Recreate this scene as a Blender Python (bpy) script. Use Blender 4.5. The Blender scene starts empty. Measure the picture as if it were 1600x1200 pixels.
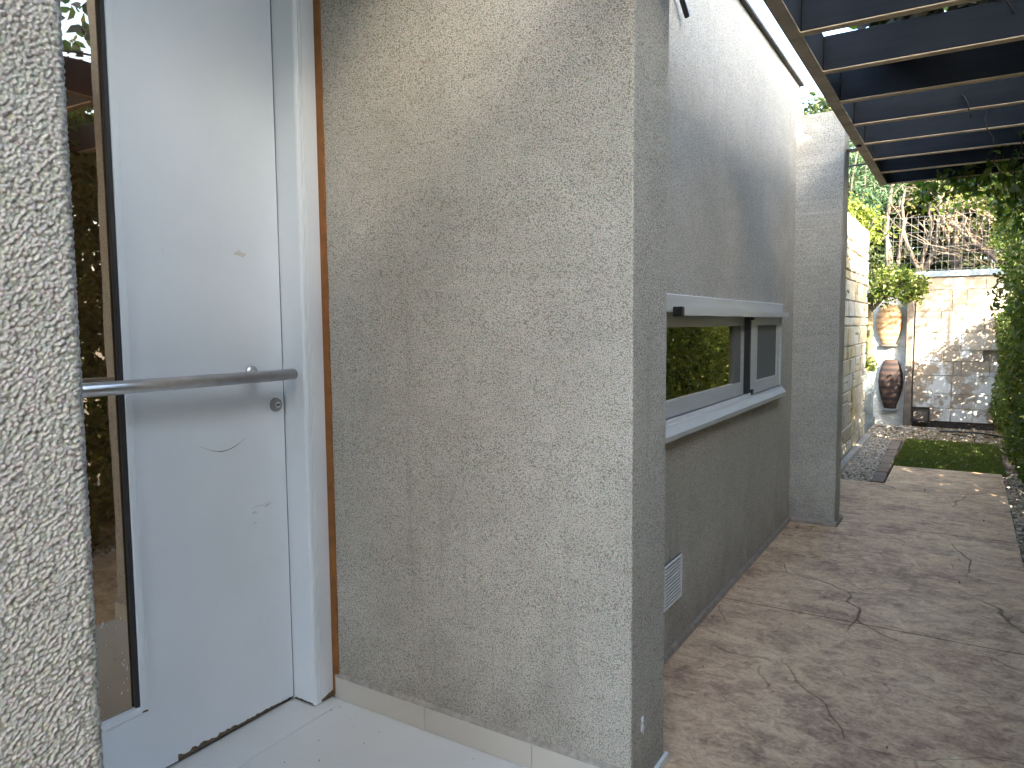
import bpy, bmesh, math, random
import numpy as np
from mathutils import Vector, Matrix

random.seed(7)
rng = np.random.default_rng(11)
R = math.radians
scene = bpy.context.scene
C = scene.collection

# ------------------------------------------------------------------ camera
F_PX, PITCH, YAW, ROLL, CAM_H = 1135.0, -4.6, 31.95, 0.5, 1.45
p, y, r = R(PITCH), R(YAW), R(ROLL)
fw = Vector((-math.sin(y) * math.cos(p), math.cos(y) * math.cos(p), math.sin(p)))
rt = Vector((math.cos(y), math.sin(y), 0))
up = rt.cross(fw)
rt2 = rt * math.cos(r) - up * math.sin(r)
up2 = rt * math.sin(r) + up * math.cos(r)
cd = bpy.data.cameras.new('camera')
cam = bpy.data.objects.new('camera', cd)
C.objects.link(cam)
m = Matrix((rt2, up2, -fw)).transposed().to_4x4()
m.translation = (0, 0, CAM_H)
cam.matrix_world = m
cd.sensor_fit = 'HORIZONTAL'
cd.sensor_width = 36.0
cd.lens = F_PX / 1600.0 * 36.0
cd.clip_start = 0.02
cd.clip_end = 2000
scene.camera = cam

# ------------------------------------------------------------------ light
SUN_TO = Vector((1.55, -1.25, 1.0)).normalized()
elev = math.asin(SUN_TO.z)
world = bpy.data.worlds.new('World')
scene.world = world
world.use_nodes = True
wn = world.node_tree
sky = wn.nodes.new('ShaderNodeTexSky')
sky.sky_type = 'NISHITA'
sky.sun_disc = False
sky.sun_elevation = elev
sky.sun_rotation = math.atan2(SUN_TO.x, SUN_TO.y)
sky.air_density = 1.0
sky.dust_density = 2.5
sky.ozone_density = 0.6
bg = wn.nodes['Background']
bg.inputs['Strength'].default_value = 0.15
wn.links.new(sky.outputs[0], bg.inputs['Color'])
sd = bpy.data.lights.new('sun', 'SUN')
sd.energy = 4.5
sd.angle = R(0.53)
sd.color = (1.0, 0.88, 0.70)
sun = bpy.data.objects.new('sun', sd)
sun.rotation_euler = (-SUN_TO).to_track_quat('-Z', 'Y').to_euler()
C.objects.link(sun)

vs = scene.view_settings
vs.view_transform = 'Standard'
vs.look = 'None'
vs.gamma = 1.0
vs.exposure = 3.35
vs.use_white_balance = True
vs.white_balance_temperature = 6050
vs.white_balance_tint = 6
vs.use_curve_mapping = False
scene.cycles.use_denoising = True
scene.cycles.max_bounces = 7
scene.cycles.diffuse_bounces = 4
scene.cycles.glossy_bounces = 3
scene.cycles.transmission_bounces = 4
scene.cycles.caustics_reflective = False
scene.cycles.caustics_refractive = False
scene.cycles.use_adaptive_sampling = True
scene.cycles.adaptive_threshold = 0.02
scene.cycles.sample_clamp_indirect = 8.0

# ------------------------------------------------------------------ helpers
def tag(o, label=None, cat=None, group=None, kind=None):
    if label: o['label'] = label
    if cat: o['category'] = cat
    if group: o['group'] = group
    if kind: o['kind'] = kind
    return o

def thing(name, label, cat, loc=(0, 0, 0), group=None):
    o = bpy.data.objects.new(name, None)
    o.location = loc
    o.empty_display_size = 0.1
    C.objects.link(o)
    return tag(o, label, cat, group)

def attach(o, parent):
    """parent, keeping world coordinates (parents are never rotated)"""
    if parent is not None:
        o.parent = parent
        base = Vector((0, 0, 0))
        q = parent
        while q is not None:
            base += q.location
            q = q.parent
            if q is not None:
                base -= Vector((0, 0, 0))
        # undo the accumulated translation (children of children inherit already-inverted frames)
        o.matrix_parent_inverse = Matrix.Translation(-world_of(parent))
    return o

def world_of(o):
    v = Vector(o.location)
    if o.parent is not None:
        v = world_of(o.parent) + o.matrix_parent_inverse.translation + v
    return v

def link_mesh(name, me, mat, parent=None, loc=(0, 0, 0), rot=(0, 0, 0), scale=(1, 1, 1)):
    o = bpy.data.objects.new(name, me)
    o.location = loc
    o.rotation_euler = rot
    o.scale = scale
    C.objects.link(o)
    if mat is not None and len(me.materials) == 0:
        me.materials.append(mat)
    return attach(o, parent)

def pydata(name, v, f, mat, parent=None, smooth=False, **k):
    me = bpy.data.meshes.new(name)
    me.from_pydata([tuple(a) for a in v], [], [tuple(a) for a in f])
    me.update()
    if smooth:
        me.polygons.foreach_set('use_smooth', [True] * len(me.polygons))
    return link_mesh(name, me, mat, parent, **k)

def bm_box(bm, x0, x1, y0, y1, z0, z1):
    vs_ = [bm.verts.new(c) for c in ((x0, y0, z0), (x1, y0, z0), (x1, y1, z0), (x0, y1, z0),
                                    (x0, y0, z1), (x1, y0, z1), (x1, y1, z1), (x0, y1, z1))]
    for f in ((0, 3, 2, 1), (4, 5, 6, 7), (0, 1, 5, 4), (1, 2, 6, 5), (2, 3, 7, 6), (3, 0, 4, 7)):
        bm.faces.new([vs_[i] for i in f])

def from_bm(name, bm, mat, parent=None, smooth=False, **k):
    me = bpy.data.meshes.new(name)
    bm.normal_update()
    bm.to_mesh(me)
    bm.free()
    if smooth:
        me.polygons.foreach_set('use_smooth', [True] * len(me.polygons))
    return link_mesh(name, me, mat, parent, **k)

def box(name, x0, x1, y0, y1, z0, z1, mat, parent=None, bevel=0.0, seg=1):
    cx, cy, cz = (x0 + x1) / 2, (y0 + y1) / 2, (z0 + z1) / 2
    bm = bmesh.new()
    bm_box(bm, x0 - cx, x1 - cx, y0 - cy, y1 - cy, z0 - cz, z1 - cz)
    if bevel > 0:
        bmesh.ops.bevel(bm, geom=list(bm.edges), offset=bevel, segments=seg, affect='EDGES', profile=0.5)
    return from_bm(name, bm, mat, parent, loc=(cx, cy, cz))

def tube_geom(pts, rad, n=6, caps=True):
    pts = [Vector(q) for q in pts]
    if not hasattr(rad, '__len__'):
        rad = [rad] * len(pts)
    V, Fc = [], []
    ref = Vector((0.31, 0.17, 0.93))
    for i, q in enumerate(pts):
        a = pts[max(0, i - 1)]
        b = pts[min(len(pts) - 1, i + 1)]
        t = (b - a).normalized()
        u = t.cross(ref)
        if u.length < 1e-3:
            u = t.cross(Vector((1, 0, 0)))
        u.normalize()
        w = t.cross(u)
        for k in range(n):
            an = 2 * math.pi * k / n
            V.append(q + (u * math.cos(an) + w * math.sin(an)) * rad[i])
    for i in range(len(pts) - 1):
        for k in range(n):
            a = i * n + k
            b = i * n + (k + 1) % n
            Fc.append((a, b, b + n, a + n))
    if caps:
        Fc.append(tuple(reversed(range(n))))
        Fc.append(tuple(range((len(pts) - 1) * n, len(pts) * n)))
    return V, Fc

def tube(name, pts, rad, mat, parent=None, n=8, smooth=True):
    V, Fc = tube_geom(pts, rad, n)
    return pydata(name, V, Fc, mat, parent, smooth=smooth)

def merge(parts):
    V, Fc = [], []
    for v, f in parts:
        o = len(V)
        V += list(v)
        Fc += [tuple(i + o for i in q) for q in f]
    return V, Fc

def wiggle(a, b, n, amp, sag=0.0):
    a, b = Vector(a), Vector(b)
    out = []
    ph = [random.uniform(0, 6.3) for _ in range(6)]
    for i in range(n + 1):
        t = i / n
        e = math.sin(math.pi * min(1, t * 1.0)) if True else 1
        q = a.lerp(b, t)
        k = amp * (0.35 + 0.65 * e) * (1 if 0 < i else 0)
        q += Vector((k * math.sin(5 * t + ph[0]) + 0.4 * k * math.sin(13 * t + ph[3]),
                     k * math.sin(4.3 * t + ph[1]) + 0.4 * k * math.sin(11 * t + ph[4]),
                     0.5 * k * math.sin(6 * t + ph[2]) - sag * math.sin(math.pi * t)))
        out.append(q)
    return out

# ------------------------------------------------------------------ node helper
class NT:
    def __init__(self, name):
        self.m = bpy.data.materials.new(name)
        self.m.use_nodes = True
        self.t = self.m.node_tree
        self.b = self.t.nodes['Principled BSDF']
        self.out = self.t.nodes['Material Output']
        self._pos = None
    def n(self, kind, **kw):
        nd = self.t.nodes.new('ShaderNode' + kind)
        for k, v in kw.items():
            setattr(nd, k, v)
        return nd
    def l(self, a, b):
        self.t.links.new(a, b)
    def pos(self, scale=(1, 1, 1)):
        if self._pos is None:
            self._pos = self.n('NewGeometry').outputs['Position']
        mp = self.n('Mapping')
        mp.inputs['Scale'].default_value = scale
        self.l(self._pos, mp.inputs['Vector'])
        return mp.outputs[0]
    def obj(self, scale=(1, 1, 1)):
        tc = self.n('TexCoord')
        mp = self.n('Mapping')
        mp.inputs['Scale'].default_value = scale
        self.l(tc.outputs['Object'], mp.inputs['Vector'])
        return mp.outputs[0]
    def noise(self, vec, scale, detail=3.0, rough=0.55, dist=0.0):
        nd = self.n('TexNoise')
        nd.inputs['Scale'].default_value = scale
        nd.inputs['Detail'].default_value = detail
        nd.inputs['Roughness'].default_value = rough
        nd.inputs['Distortion'].default_value = dist
        self.l(vec, nd.inputs['Vector'])
        return nd.outputs['Fac']
    def noisec(self, vec, scale, detail=2.0):
        nd = self.n('TexNoise')
        nd.inputs['Scale'].default_value = scale
        nd.inputs['Detail'].default_value = detail
        self.l(vec, nd.inputs['Vector'])
        return nd.outputs['Color']
    def voro(self, vec, scale, feature='F1', out='Distance', rnd=1.0):
        nd = self.n('TexVoronoi', feature=feature)
        nd.inputs['Scale'].default_value = scale
        nd.inputs['Randomness'].default_value = rnd
        self.l(vec, nd.inputs['Vector'])
        return nd.outputs[out]
    def ramp(self, fac, stops, interp='LINEAR'):
        nd = self.n('ValToRGB')
        cr = nd.color_ramp
        cr.interpolation = interp
        while len(cr.elements) > 1:
            cr.elements.remove(cr.elements[-1])
        cr.elements[0].position = stops[0][0]
        c = stops[0][1]
        cr.elements[0].color = (c, c, c, 1) if not hasattr(c, '__len__') else (*c, 1)
        for ps, c in stops[1:]:
            e = cr.elements.new(ps)
            e.color = (c, c, c, 1) if not hasattr(c, '__len__') else (*c, 1)
        self.l(fac, nd.inputs['Fac'])
        return nd.outputs['Color']
    def math(self, op, a, b=None, clamp=False):
        nd = self.n('Math', operation=op)
        nd.use_clamp = clamp
        for i, v in enumerate((a, b)):
            if v is None: continue
            if isinstance(v, (int, float)):
                nd.inputs[i].default_value = v
            else:
                self.l(v, nd.inputs[i])
        return nd.outputs[0]
    def mix(self, fac, a, b, blend='MIX'):
        nd = self.n('Mix', data_type='RGBA', blend_type=blend)
        for s, v in ((nd.inputs['Factor'], fac), (nd.inputs[6], a), (nd.inputs[7], b)):
            if isinstance(v, (int, float)):
                s.default_value = v
            elif isinstance(v, tuple):
                s.default_value = (*v, 1)
            else:
                self.l(v, s)
        return nd.outputs[2]
    def vadd(self, a, b, s=1.0):
        sc = self.n('VectorMath', operation='SCALE')
        self.l(b, sc.inputs[0])
        sc.inputs['Scale'].default_value = s
        ad = self.n('VectorMath', operation='ADD')
        self.l(a, ad.inputs[0])
        self.l(sc.outputs[0], ad.inputs[1])
        return ad.outputs[0]
    def sepz(self, vec):
        nd = self.n('SeparateXYZ')
        self.l(vec, nd.inputs[0])
        return nd.outputs
    def bump(self, h, strength, dist, normal=None):
        nd = self.n('Bump')
        nd.inputs['Strength'].default_value = strength
        nd.inputs['Distance'].default_value = dist
        self.l(h, nd.inputs['Height'])
        if normal is not None:
            self.l(normal, nd.inputs['Normal'])
        self.l(nd.outputs[0], self.b.inputs['Normal'])
        return nd.outputs[0]
    def base(self, c):
        if isinstance(c, tuple):
            self.b.inputs['Base Color'].default_value = (*c, 1)
        else:
            self.l(c, self.b.inputs['Base Color'])
    def rough(self, v):
        if isinstance(v, (int, float)):
            self.b.inputs['Roughness'].default_value = v
        else:
            self.l(v, self.b.inputs['Roughness'])
    def rnd(self):
        return self.n('ObjectInfo').outputs['Random']

# ------------------------------------------------------------------ materials
def mat_stucco(name, displaced=False, stains=True, tint=(1, 1, 1)):
    t = NT(name)
    q = t.pos()
    w = t.vadd(q, t.noisec(q, 300, 1.0), 0.0035)
    v = t.voro(w, 235.0)
    nz = t.noise(q, 330.0, 2.0, 0.65)
    h = t.math('SUBTRACT', 1.0, t.math('MULTIPLY', v, 1.15))
    h = t.math('ADD', t.math('MULTIPLY', h, 0.80), t.math('MULTIPLY', nz, 0.50))
    grain = t.ramp(h, [(0.34, (0.28, 0.262, 0.222)), (0.52, (0.46, 0.438, 0.382)), (0.76, (0.58, 0.558, 0.503)), (1.0, (0.68, 0.668, 0.635))])
    cell = t.voro(w, 235.0, out='Color')
    grain = t.mix(0.13, grain, cell, 'SOFT_LIGHT')
    grain = t.mix(1.0, grain, tint, 'MULTIPLY')
    big = t.noise(q, 2.2, 4.0, 0.6)
    grain = t.mix(1.0, grain, t.ramp(big, [(0.3, (0.90, 0.89, 0.875)), (0.7, (1.04, 1.035, 1.025))]), 'MULTIPLY')
    trowel = t.noise(t.pos((7, 7, 13)), 1.0, 5.0, 0.75, 0.8)
    grain = t.mix(1.0, grain, t.ramp(trowel, [(0.30, (0.90, 0.895, 0.885)), (0.68, (1.04, 1.04, 1.04))]), 'MULTIPLY')
    if stains:
        st = t.noise(t.pos((14, 14, 0.9)), 1.0, 4.0, 0.65)
        mask = t.noise(t.pos((2.0, 2.0, 0.8)), 1.0, 2.0)
        k = t.math('MULTIPLY', t.ramp(st, [(0.55, 0.0), (0.70, 1.0)]), t.ramp(mask, [(0.48, 0.0), (0.62, 1.0)]))
        grain = t.mix(t.math('MULTIPLY', k, 0.38), grain, (0.20, 0.19, 0.17))
        # splash dirt with a ragged upper edge
        z = t.sepz(t.pos())[2]
        edge = t.math('ADD', z, t.math('MULTIPLY', t.noise(t.pos((5, 5, 2.5)), 1.0, 4.0, 0.65), -0.75))
        k2 = t.ramp(edge, [(-0.33, 1.0), (0.02, 0.0)])
        nd = k2.node
        mr = t.n('MapRange')
        t.l(edge, mr.inputs[0])
        mr.inputs[1].default_value = -0.42
        mr.inputs[2].default_value = -0.02
        mr.inputs[3].default_value = 0.38
        mr.inputs[4].default_value = 0.0
        t.t.nodes.remove(nd)
        grain = t.mix(mr.outputs[0], grain, (0.15, 0.125, 0.10))
    t.base(grain)
    t.rough(0.9)
    t.b.inputs['Specular IOR Level'].default_value = 0.25
    if displaced:
        d = t.n('Displacement')
        d.inputs['Scale'].default_value = 0.0030
        d.inputs['Midlevel'].default_value = 0.6
        t.l(h, d.inputs['Height'])
        t.l(d.outputs[0], t.out.inputs['Displacement'])
        t.m.displacement_method = 'DISPLACEMENT'
    else:
        t.bump(h, 0.7, 0.0035)
    return t.m

M = {}
M['stucco'] = mat_stucco('stucco')
M['stucco_near'] = mat_stucco('stucco_near', True, False, (0.93, 0.935, 0.95))

def simple(name, col, rough=0.5, metal=0.0, noise=None, bump=None, spec=None):
    t = NT(name)
    if noise:
        sc, amt = noise
        k = t.noise(t.pos(), sc, 4.0, 0.6)
        lo = tuple(c * (1 - amt) for c in col)
        hi = tuple(min(1, c * (1 + amt)) for c in col)
        t.base(t.ramp(k, [(0.3, lo), (0.7, hi)]))
    else:
        t.base(col)
    t.rough(rough)
    t.b.inputs['Metallic'].default_value = metal
    if spec is not None:
        t.b.inputs['Specular IOR Level'].default_value = spec
    if bump:
        sc, st, ds = bump
        t.bump(t.noise(t.pos(), sc, 4.0, 0.6), st, ds)
    return t.m

def mat_door():
    t = NT('door_paint')
    q = t.pos()
    k = t.noise(q, 3.0, 5.0, 0.6)
    c = t.ramp(k, [(0.3, (0.70, 0.745, 0.785)), (0.7, (0.745, 0.79, 0.83))])
    g = t.math('MULTIPLY', t.ramp(t.noise(q, 38, 4, 0.7), [(0.66, 0.0), (0.76, 1.0)]), t.ramp(t.noise(q, 4.5, 2), [(0.55, 0.0), (0.66, 1.0)]))
    c = t.mix(t.math('MULTIPLY', g, 0.35), c, (0.45, 0.43, 0.40))
    t.base(c)
    t.rough(t.ramp(t.noise(q, 14, 3), [(0.3, 0.38), (0.7, 0.5)]))
    t.bump(t.noise(t.pos((1, 1, 0.35)), 160, 2), 0.12, 0.0006)
    return t.m
M['door'] = mat_door()
M['orange'] = simple('varnished_wood_strip', (0.24, 0.092, 0.015), 0.55, noise=(20, 0.25))
M['white_pvc'] = simple('white_plastic', (0.72, 0.72, 0.72), 0.45, noise=(9, 0.06))
M['dark_gasket'] = simple('dark_gasket', (0.028, 0.028, 0.030), 0.6)
M['chip'] = simple('bare_wood_chip', (0.12, 0.085, 0.055), 0.9, noise=(60, 0.5))
M['scuff'] = simple('scuff_mark', (0.20, 0.19, 0.18), 0.8, noise=(90, 0.3))
M['grime'] = simple('faint_smudge', (0.60, 0.59, 0.56), 0.7, noise=(120, 0.15))
M['residue'] = simple('sticker_residue', (0.75, 0.76, 0.76), 0.7)
M['black'] = simple('black_plastic', (0.012, 0.012, 0.013), 0.5)
M['steel'] = simple('brushed_steel', (0.62, 0.62, 0.63), 0.33, 1.0, noise=(25, 0.08))
M['lockmetal'] = simple('lock_metal', (0.33, 0.32, 0.31), 0.4, 0.9)
M['screen'] = simple('insect_screen', (0.14, 0.145, 0.14), 0.75)
M['hose'] = simple('black_hose', (0.02, 0.02, 0.022), 0.5)
M['flash'] = simple('brown_flashing', (0.06, 0.045, 0.035), 0.7, noise=(12, 0.4))
M['cap'] = simple('grey_steel_cap', (0.20, 0.23, 0.25), 0.55, noise=(6, 0.2))
M['greypanel'] = simple('blue_grey_paint', (0.13, 0.155, 0.17), 0.6, noise=(5, 0.15))
M['wire'] = simple('galvanised_wire', (0.24, 0.235, 0.22), 0.6, 0.3)
M['soil'] = simple('dry_soil', (0.24, 0.165, 0.10), 0.95, noise=(9, 0.4), bump=(30, 0.7, 0.02))
M['soilside'] = simple('garden_soil', (0.09, 0.07, 0.05), 0.95, noise=(9, 0.4), bump=(30, 0.7, 0.02))
M['curb'] = simple('pale_concrete', (0.36, 0.31, 0.26), 0.85, noise=(14, 0.25), bump=(60, 0.5, 0.004))
M['baseline'] = simple('concrete_fillet', (0.27, 0.225, 0.185), 0.85, noise=(20, 0.25), bump=(70, 0.5, 0.003))
M['plasterdamage'] = simple('exposed_plaster', (0.44, 0.43, 0.42), 0.9, noise=(110, 0.55), bump=(90, 0.8, 0.004))

def mat_alu():
    t = NT('anodised_aluminium')
    t.base(t.ramp(t.noise(t.pos((3, 3, 40)), 1.0, 3), [(0.3, (0.52, 0.53, 0.525)), (0.7, (0.60, 0.61, 0.605))]))
    t.rough(0.42)
    t.b.inputs['Metallic'].default_value = 0.15
    return t.m
M['alu'] = mat_alu()

def mat_glass(name, body, tint, f0):
    """dark solar-film pane: mirror-like film over a dark body"""
    t = NT(name)
    t.base(body)
    t.rough(0.15)
    t.b.inputs['Specular IOR Level'].default_value = 0.2
    gl = t.n('BsdfGlossy')
    gl.inputs['Color'].default_value = (*tint, 1)
    gl.inputs['Roughness'].default_value = 0.012
    bp = t.n('Bump')
    bp.inputs['Strength'].default_value = 0.04
    bp.inputs['Distance'].default_value = 0.01
    t.l(t.noise(t.pos(), 5.0, 1.0), bp.inputs['Height'])
    t.l(bp.outputs[0], gl.inputs['Normal'])
    lw = t.n('Fresnel')
    lw.inputs['IOR'].default_value = 1.5
    fac = t.math('ADD', lw.outputs[0], f0, True)
    mx = t.n('MixShader')
    t.l(fac, mx.inputs[0])
    t.l(t.b.outputs[0], mx.inputs[1])
    t.l(gl.outputs[0], mx.inputs[2])
    t.l(mx.outputs[0], t.out.inputs['Surface'])
    return t.m
M['doorglass'] = mat_glass('bronze_door_glass', (0.055, 0.024, 0.010), (1.0, 0.85, 0.65), 0.32)
M['winglass'] = mat_glass('bronze_window_glass', (0.012, 0.011, 0.008), (1.0, 0.86, 0.60), 0.60)

def mat_tile(name, col):
    t = NT(name)
    q = t.pos()
    k = t.noise(q, 5, 5, 0.6)
    c = t.ramp(k, [(0.3, tuple(a * 0.96 for a in col)), (0.7, col)])
    g = t.ramp(t.noise(q, 260, 2, 0.6), [(0.74, 0.0), (0.78, 1.0)])
    c = t.mix(t.math('MULTIPLY', g, 0.5), c, (0.2, 0.17, 0.14))
    t.base(c)
    t.rough(t.ramp(t.noise(q, 11, 4), [(0.3, 0.22), (0.7, 0.27)]))
    return t.m
M['tile'] = mat_tile('cream_porcelain', (0.64, 0.64, 0.62))
M['skirt'] = mat_tile('cream_skirting', (0.54, 0.51, 0.45))
M['grout'] = simple('grout', (0.3, 0.28, 0.25), 0.9)
M['mortarlip'] = simple('grey_mortar_lip', (0.30, 0.275, 0.24), 0.9, noise=(40, 0.3), bump=(80, 0.5, 0.003))

def mat_path():
    t = NT('stamped_concrete')
    q = t.pos()
    warp = t.vadd(q, t.noisec(q, 1.6, 3), 0.45)
    str_ = t.vadd(t.pos((0.9, 1.15, 1)), t.noisec(q, 2.2, 3), 0.25)
    a = t.noise(str_, 2.6, 8, 0.68, 0.6)
    b = t.noise(t.pos((1, 1.35, 1)), 12, 6, 0.7, 0.8)
    c2 = t.noise(q, 55, 5, 0.65)
    f = t.math('ADD', t.math('MULTIPLY', a, 0.42), t.math('ADD', t.math('MULTIPLY', b, 0.38), t.math('MULTIPLY', c2, 0.20)))
    col = t.ramp(f, [(0.38, (0.21, 0.126, 0.082)), (0.44, (0.36, 0.228, 0.143)), (0.51, (0.57, 0.38, 0.228)), (0.59, (0.74, 0.545, 0.335))])
    hue = t.noise(q, 1.3, 3)
    col = t.mix(t.ramp(hue, [(0.45, 0.0), (0.7, 0.30)]), col, t.mix(1.0, col, (0.98, 0.86, 0.84), 'MULTIPLY'))
    # stamped cleft lines, broken
    e = t.voro(warp, 1.05, 'DISTANCE_TO_EDGE')
    br = t.ramp(t.noise(q, 0.9, 2), [(0.44, 0.0), (0.56, 1.0)])
    line = t.math('MULTIPLY', t.ramp(e, [(0.0, 1.0), (0.007, 0.0)]), br)
    e2 = t.voro(t.vadd(q, t.noisec(q, 3.1, 3), 0.3), 2.4, 'DISTANCE_TO_EDGE')
    br2 = t.ramp(t.noise(t.pos((1, 1, 1)), 3.7, 2), [(0.56, 0.0), (0.66, 0.7)])
    line2 = t.math('MULTIPLY', t.ramp(e2, [(0.0, 0.7), (0.012, 0.0)]), br2)
    ln = t.math('MAXIMUM', line, line2)
    col = t.mix(t.math('MULTIPLY', ln, 0.45), col, (0.09, 0.07, 0.062))
    t.base(col)
    t.rough(t.ramp(b, [(0.3, 0.62), (0.7, 0.42)]))
    h = t.math('SUBTRACT', t.math('ADD', t.math('MULTIPLY', a, 1.2), t.math('MULTIPLY', b, 0.5)), t.math('MULTIPLY', ln, 0.8))
    h = t.math('ADD', h, t.math('MULTIPLY', c2, 0.12))
    t.bump(h, 0.9, 0.018)
    return t.m
M['path'] = mat_path()

def mat_rafter():
    t = NT('charcoal_timber_paint')
    q = t.pos()
    k = t.noise(t.pos((1.2, 1.2, 14)), 1.4, 4, 0.6)
    c = t.ramp(k, [(0.3, (0.011, 0.013, 0.017)), (0.7, (0.020, 0.023, 0.028))])
    t.base(c)
    t.rough(0.75)
    t.b.inputs['Specular IOR Level'].default_value = 0.25
    t.bump(t.noise(t.pos((2, 2, 60)), 2.0, 3), 0.25, 0.002)
    return t.m
M['rafter'] = mat_rafter()
M['rafter_bounce'] = simple('tan_bounce_edge', (0.62, 0.47, 0.29), 0.7, noise=(7, 0.25))  # tan colour stands in for warm bounce light under the rafters
M['beam_bounce'] = simple('beam_bounce_edge', (0.46, 0.37, 0.26), 0.7, noise=(6, 0.3))  # bounce light put into the colour of the beam underside

def mat_leaf(name, cols, trans=0.35, rough=0.5):
    t = NT(name)
    at = t.n('Attribute', attribute_name='leaf_random')
    n = len(cols)
    col = t.ramp(at.outputs['Fac'], [(i / (n - 1), c) for i, c in enumerate(cols)])
    t.base(col)
    t.rough(rough)
    t.b.inputs['Specular IOR Level'].default_value = 0.35
    tr = t.n('BsdfTranslucent')
    t.l(t.mix(1.0, col, (1.25, 1.35, 0.55), 'MULTIPLY'), tr.inputs['Color'])
    mx = t.n('MixShader')
    mx.inputs[0].default_value = trans
    t.l(t.b.outputs[0], mx.inputs[1])
    t.l(tr.outputs[0], mx.inputs[2])
    t.l(mx.outputs[0], t.out.inputs['Surface'])
    return t.m
M['hedge'] = mat_leaf('hedge_leaf', [(0.042, 0.066, 0.016), (0.07, 0.105, 0.021), (0.11, 0.135, 0.028), (0.16, 0.16, 0.045)], 0.42)
M['vine'] = mat_leaf('vine_leaf', [(0.045, 0.085, 0.015), (0.08, 0.13, 0.02), (0.13, 0.16, 0.03), (0.16, 0.13, 0.05)], 0.45)
M['vinedry'] = mat_leaf('dry_vine_leaf', [(0.035, 0.028, 0.022), (0.06, 0.045, 0.035), (0.05, 0.06, 0.02), (0.10, 0.07, 0.05)], 0.15)
M['shrub'] = mat_leaf('shrub_leaf', [(0.05, 0.085, 0.015), (0.09, 0.125, 0.02), (0.14, 0.16, 0.03), (0.17, 0.14, 0.05)], 0.4)
M['laurel'] = mat_leaf('laurel_leaf', [(0.07, 0.11, 0.015), (0.12, 0.15, 0.02), (0.17, 0.19, 0.03), (0.20, 0.19, 0.04)], 0.45)
M['conifer'] = mat_leaf('conifer_needle', [(0.035, 0.075, 0.035), (0.055, 0.10, 0.045), (0.075, 0.12, 0.055), (0.09, 0.13, 0.06)], 0.25)
M['darktree'] = mat_leaf('dark_tree_leaf', [(0.020, 0.035, 0.012), (0.035, 0.055, 0.016), (0.06, 0.075, 0.02), (0.075, 0.06, 0.03)], 0.3)
M['litter'] = mat_leaf('dry_litter', [(0.30, 0.22, 0.10), (0.20, 0.12, 0.06), (0.38, 0.30, 0.14), (0.14, 0.09, 0.05)], 0.15)
M['grass'] = mat_leaf('turf_blade', [(0.085, 0.12, 0.015), (0.11, 0.15, 0.02), (0.135, 0.165, 0.025), (0.18, 0.17, 0.04)], 0.25)
M['bark'] = simple('grey_brown_bark', (0.11, 0.085, 0.062), 0.9, noise=(14, 0.45), bump=(40, 0.8, 0.01))
M['bark_pale'] = simple('pale_bark', (0.15, 0.108, 0.072), 0.9, noise=(14, 0.4), bump=(40, 0.8, 0.01))
M['bark_dark'] = simple('dark_twig', (0.035, 0.028, 0.024), 0.9, noise=(30, 0.4))
M['bark_moss'] = simple('mossy_bark', (0.13, 0.105, 0.055), 0.95, noise=(10, 0.5), bump=(45, 0.9, 0.012))
M['timber'] = simple('grey_weathered_post', (0.13, 0.105, 0.085), 0.85, noise=(9, 0.35), bump=(50, 0.5, 0.004))

def mat_stone():
    t = NT('cream_limestone')
    rd = t.rnd()
    base = t.ramp(rd, [(0.0, (0.50, 0.43, 0.31)), (0.25, (0.56, 0.50, 0.40)), (0.5, (0.47, 0.43, 0.37)), (0.75, (0.53, 0.41, 0.22)), (1.0, (0.60, 0.55, 0.46))])
    k = t.noise(t.pos(), 11, 5, 0.65)
    c = t.mix(1.0, base, t.ramp(k, [(0.3, (0.68, 0.66, 0.64)), (0.7, (1.1, 1.08, 1.05))]), 'MULTIPLY')
    yl = t.ramp(t.noise(t.pos(), 6, 3), [(0.56, 0.0), (0.68, 0.5)])
    c = t.mix(yl, c, (0.42, 0.27, 0.09))
    t.base(c)
    t.rough(0.9)
    t.bump(t.noise(t.pos(), 28, 5, 0.65), 0.9, 0.012)
    return t.m
M['stone'] = mat_stone()
M['mortar'] = simple('mortar', (0.22, 0.19, 0.155), 0.95, noise=(20, 0.3))

def mat_block():
    t = NT('salt_stained_block')
    rd = t.rnd()
    base = t.ramp(rd, [(0.0, (0.30, 0.235, 0.17)), (0.35, (0.36, 0.29, 0.215)), (0.7, (0.27, 0.22, 0.17)), (1.0, (0.40, 0.33, 0.25))])
    q = t.pos()
    k = t.noise(q, 9, 5, 0.65)
    c = t.mix(1.0, base, t.ramp(k, [(0.3, (0.8, 0.78, 0.76)), (0.7, (1.1, 1.08, 1.05))]), 'MULTIPLY')
    # white salt blooms, mostly on the lower courses
    z = t.sepz(q)[2]
    ef = t.noise(t.vadd(q, t.noisec(q, 5, 3), 0.25), 3.4, 6, 0.65)
    mr = t.n('MapRange')
    t.l(z, mr.inputs[0])
    mr.inputs[1].default_value = 0.1
    mr.inputs[2].default_value = 1.7
    mr.inputs[3].default_value = 0.09
    mr.inputs[4].default_value = -0.10
    e = t.ramp(t.math('ADD', ef, mr.outputs[0]), [(0.52, 0.0), (0.60, 0.85)])
    c = t.mix(e, c, (0.60, 0.58, 0.55))
    t.base(c)
    t.rough(0.9)
    t.bump(t.noise(q, 22, 4, 0.55), 0.35, 0.006)
    return t.m
M['block'] = mat_block()
M['plaster'] = simple('white_washed_plaster', (0.56, 0.54, 0.50), 0.9, noise=(10, 0.22), bump=(30, 0.9, 0.015))

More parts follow.
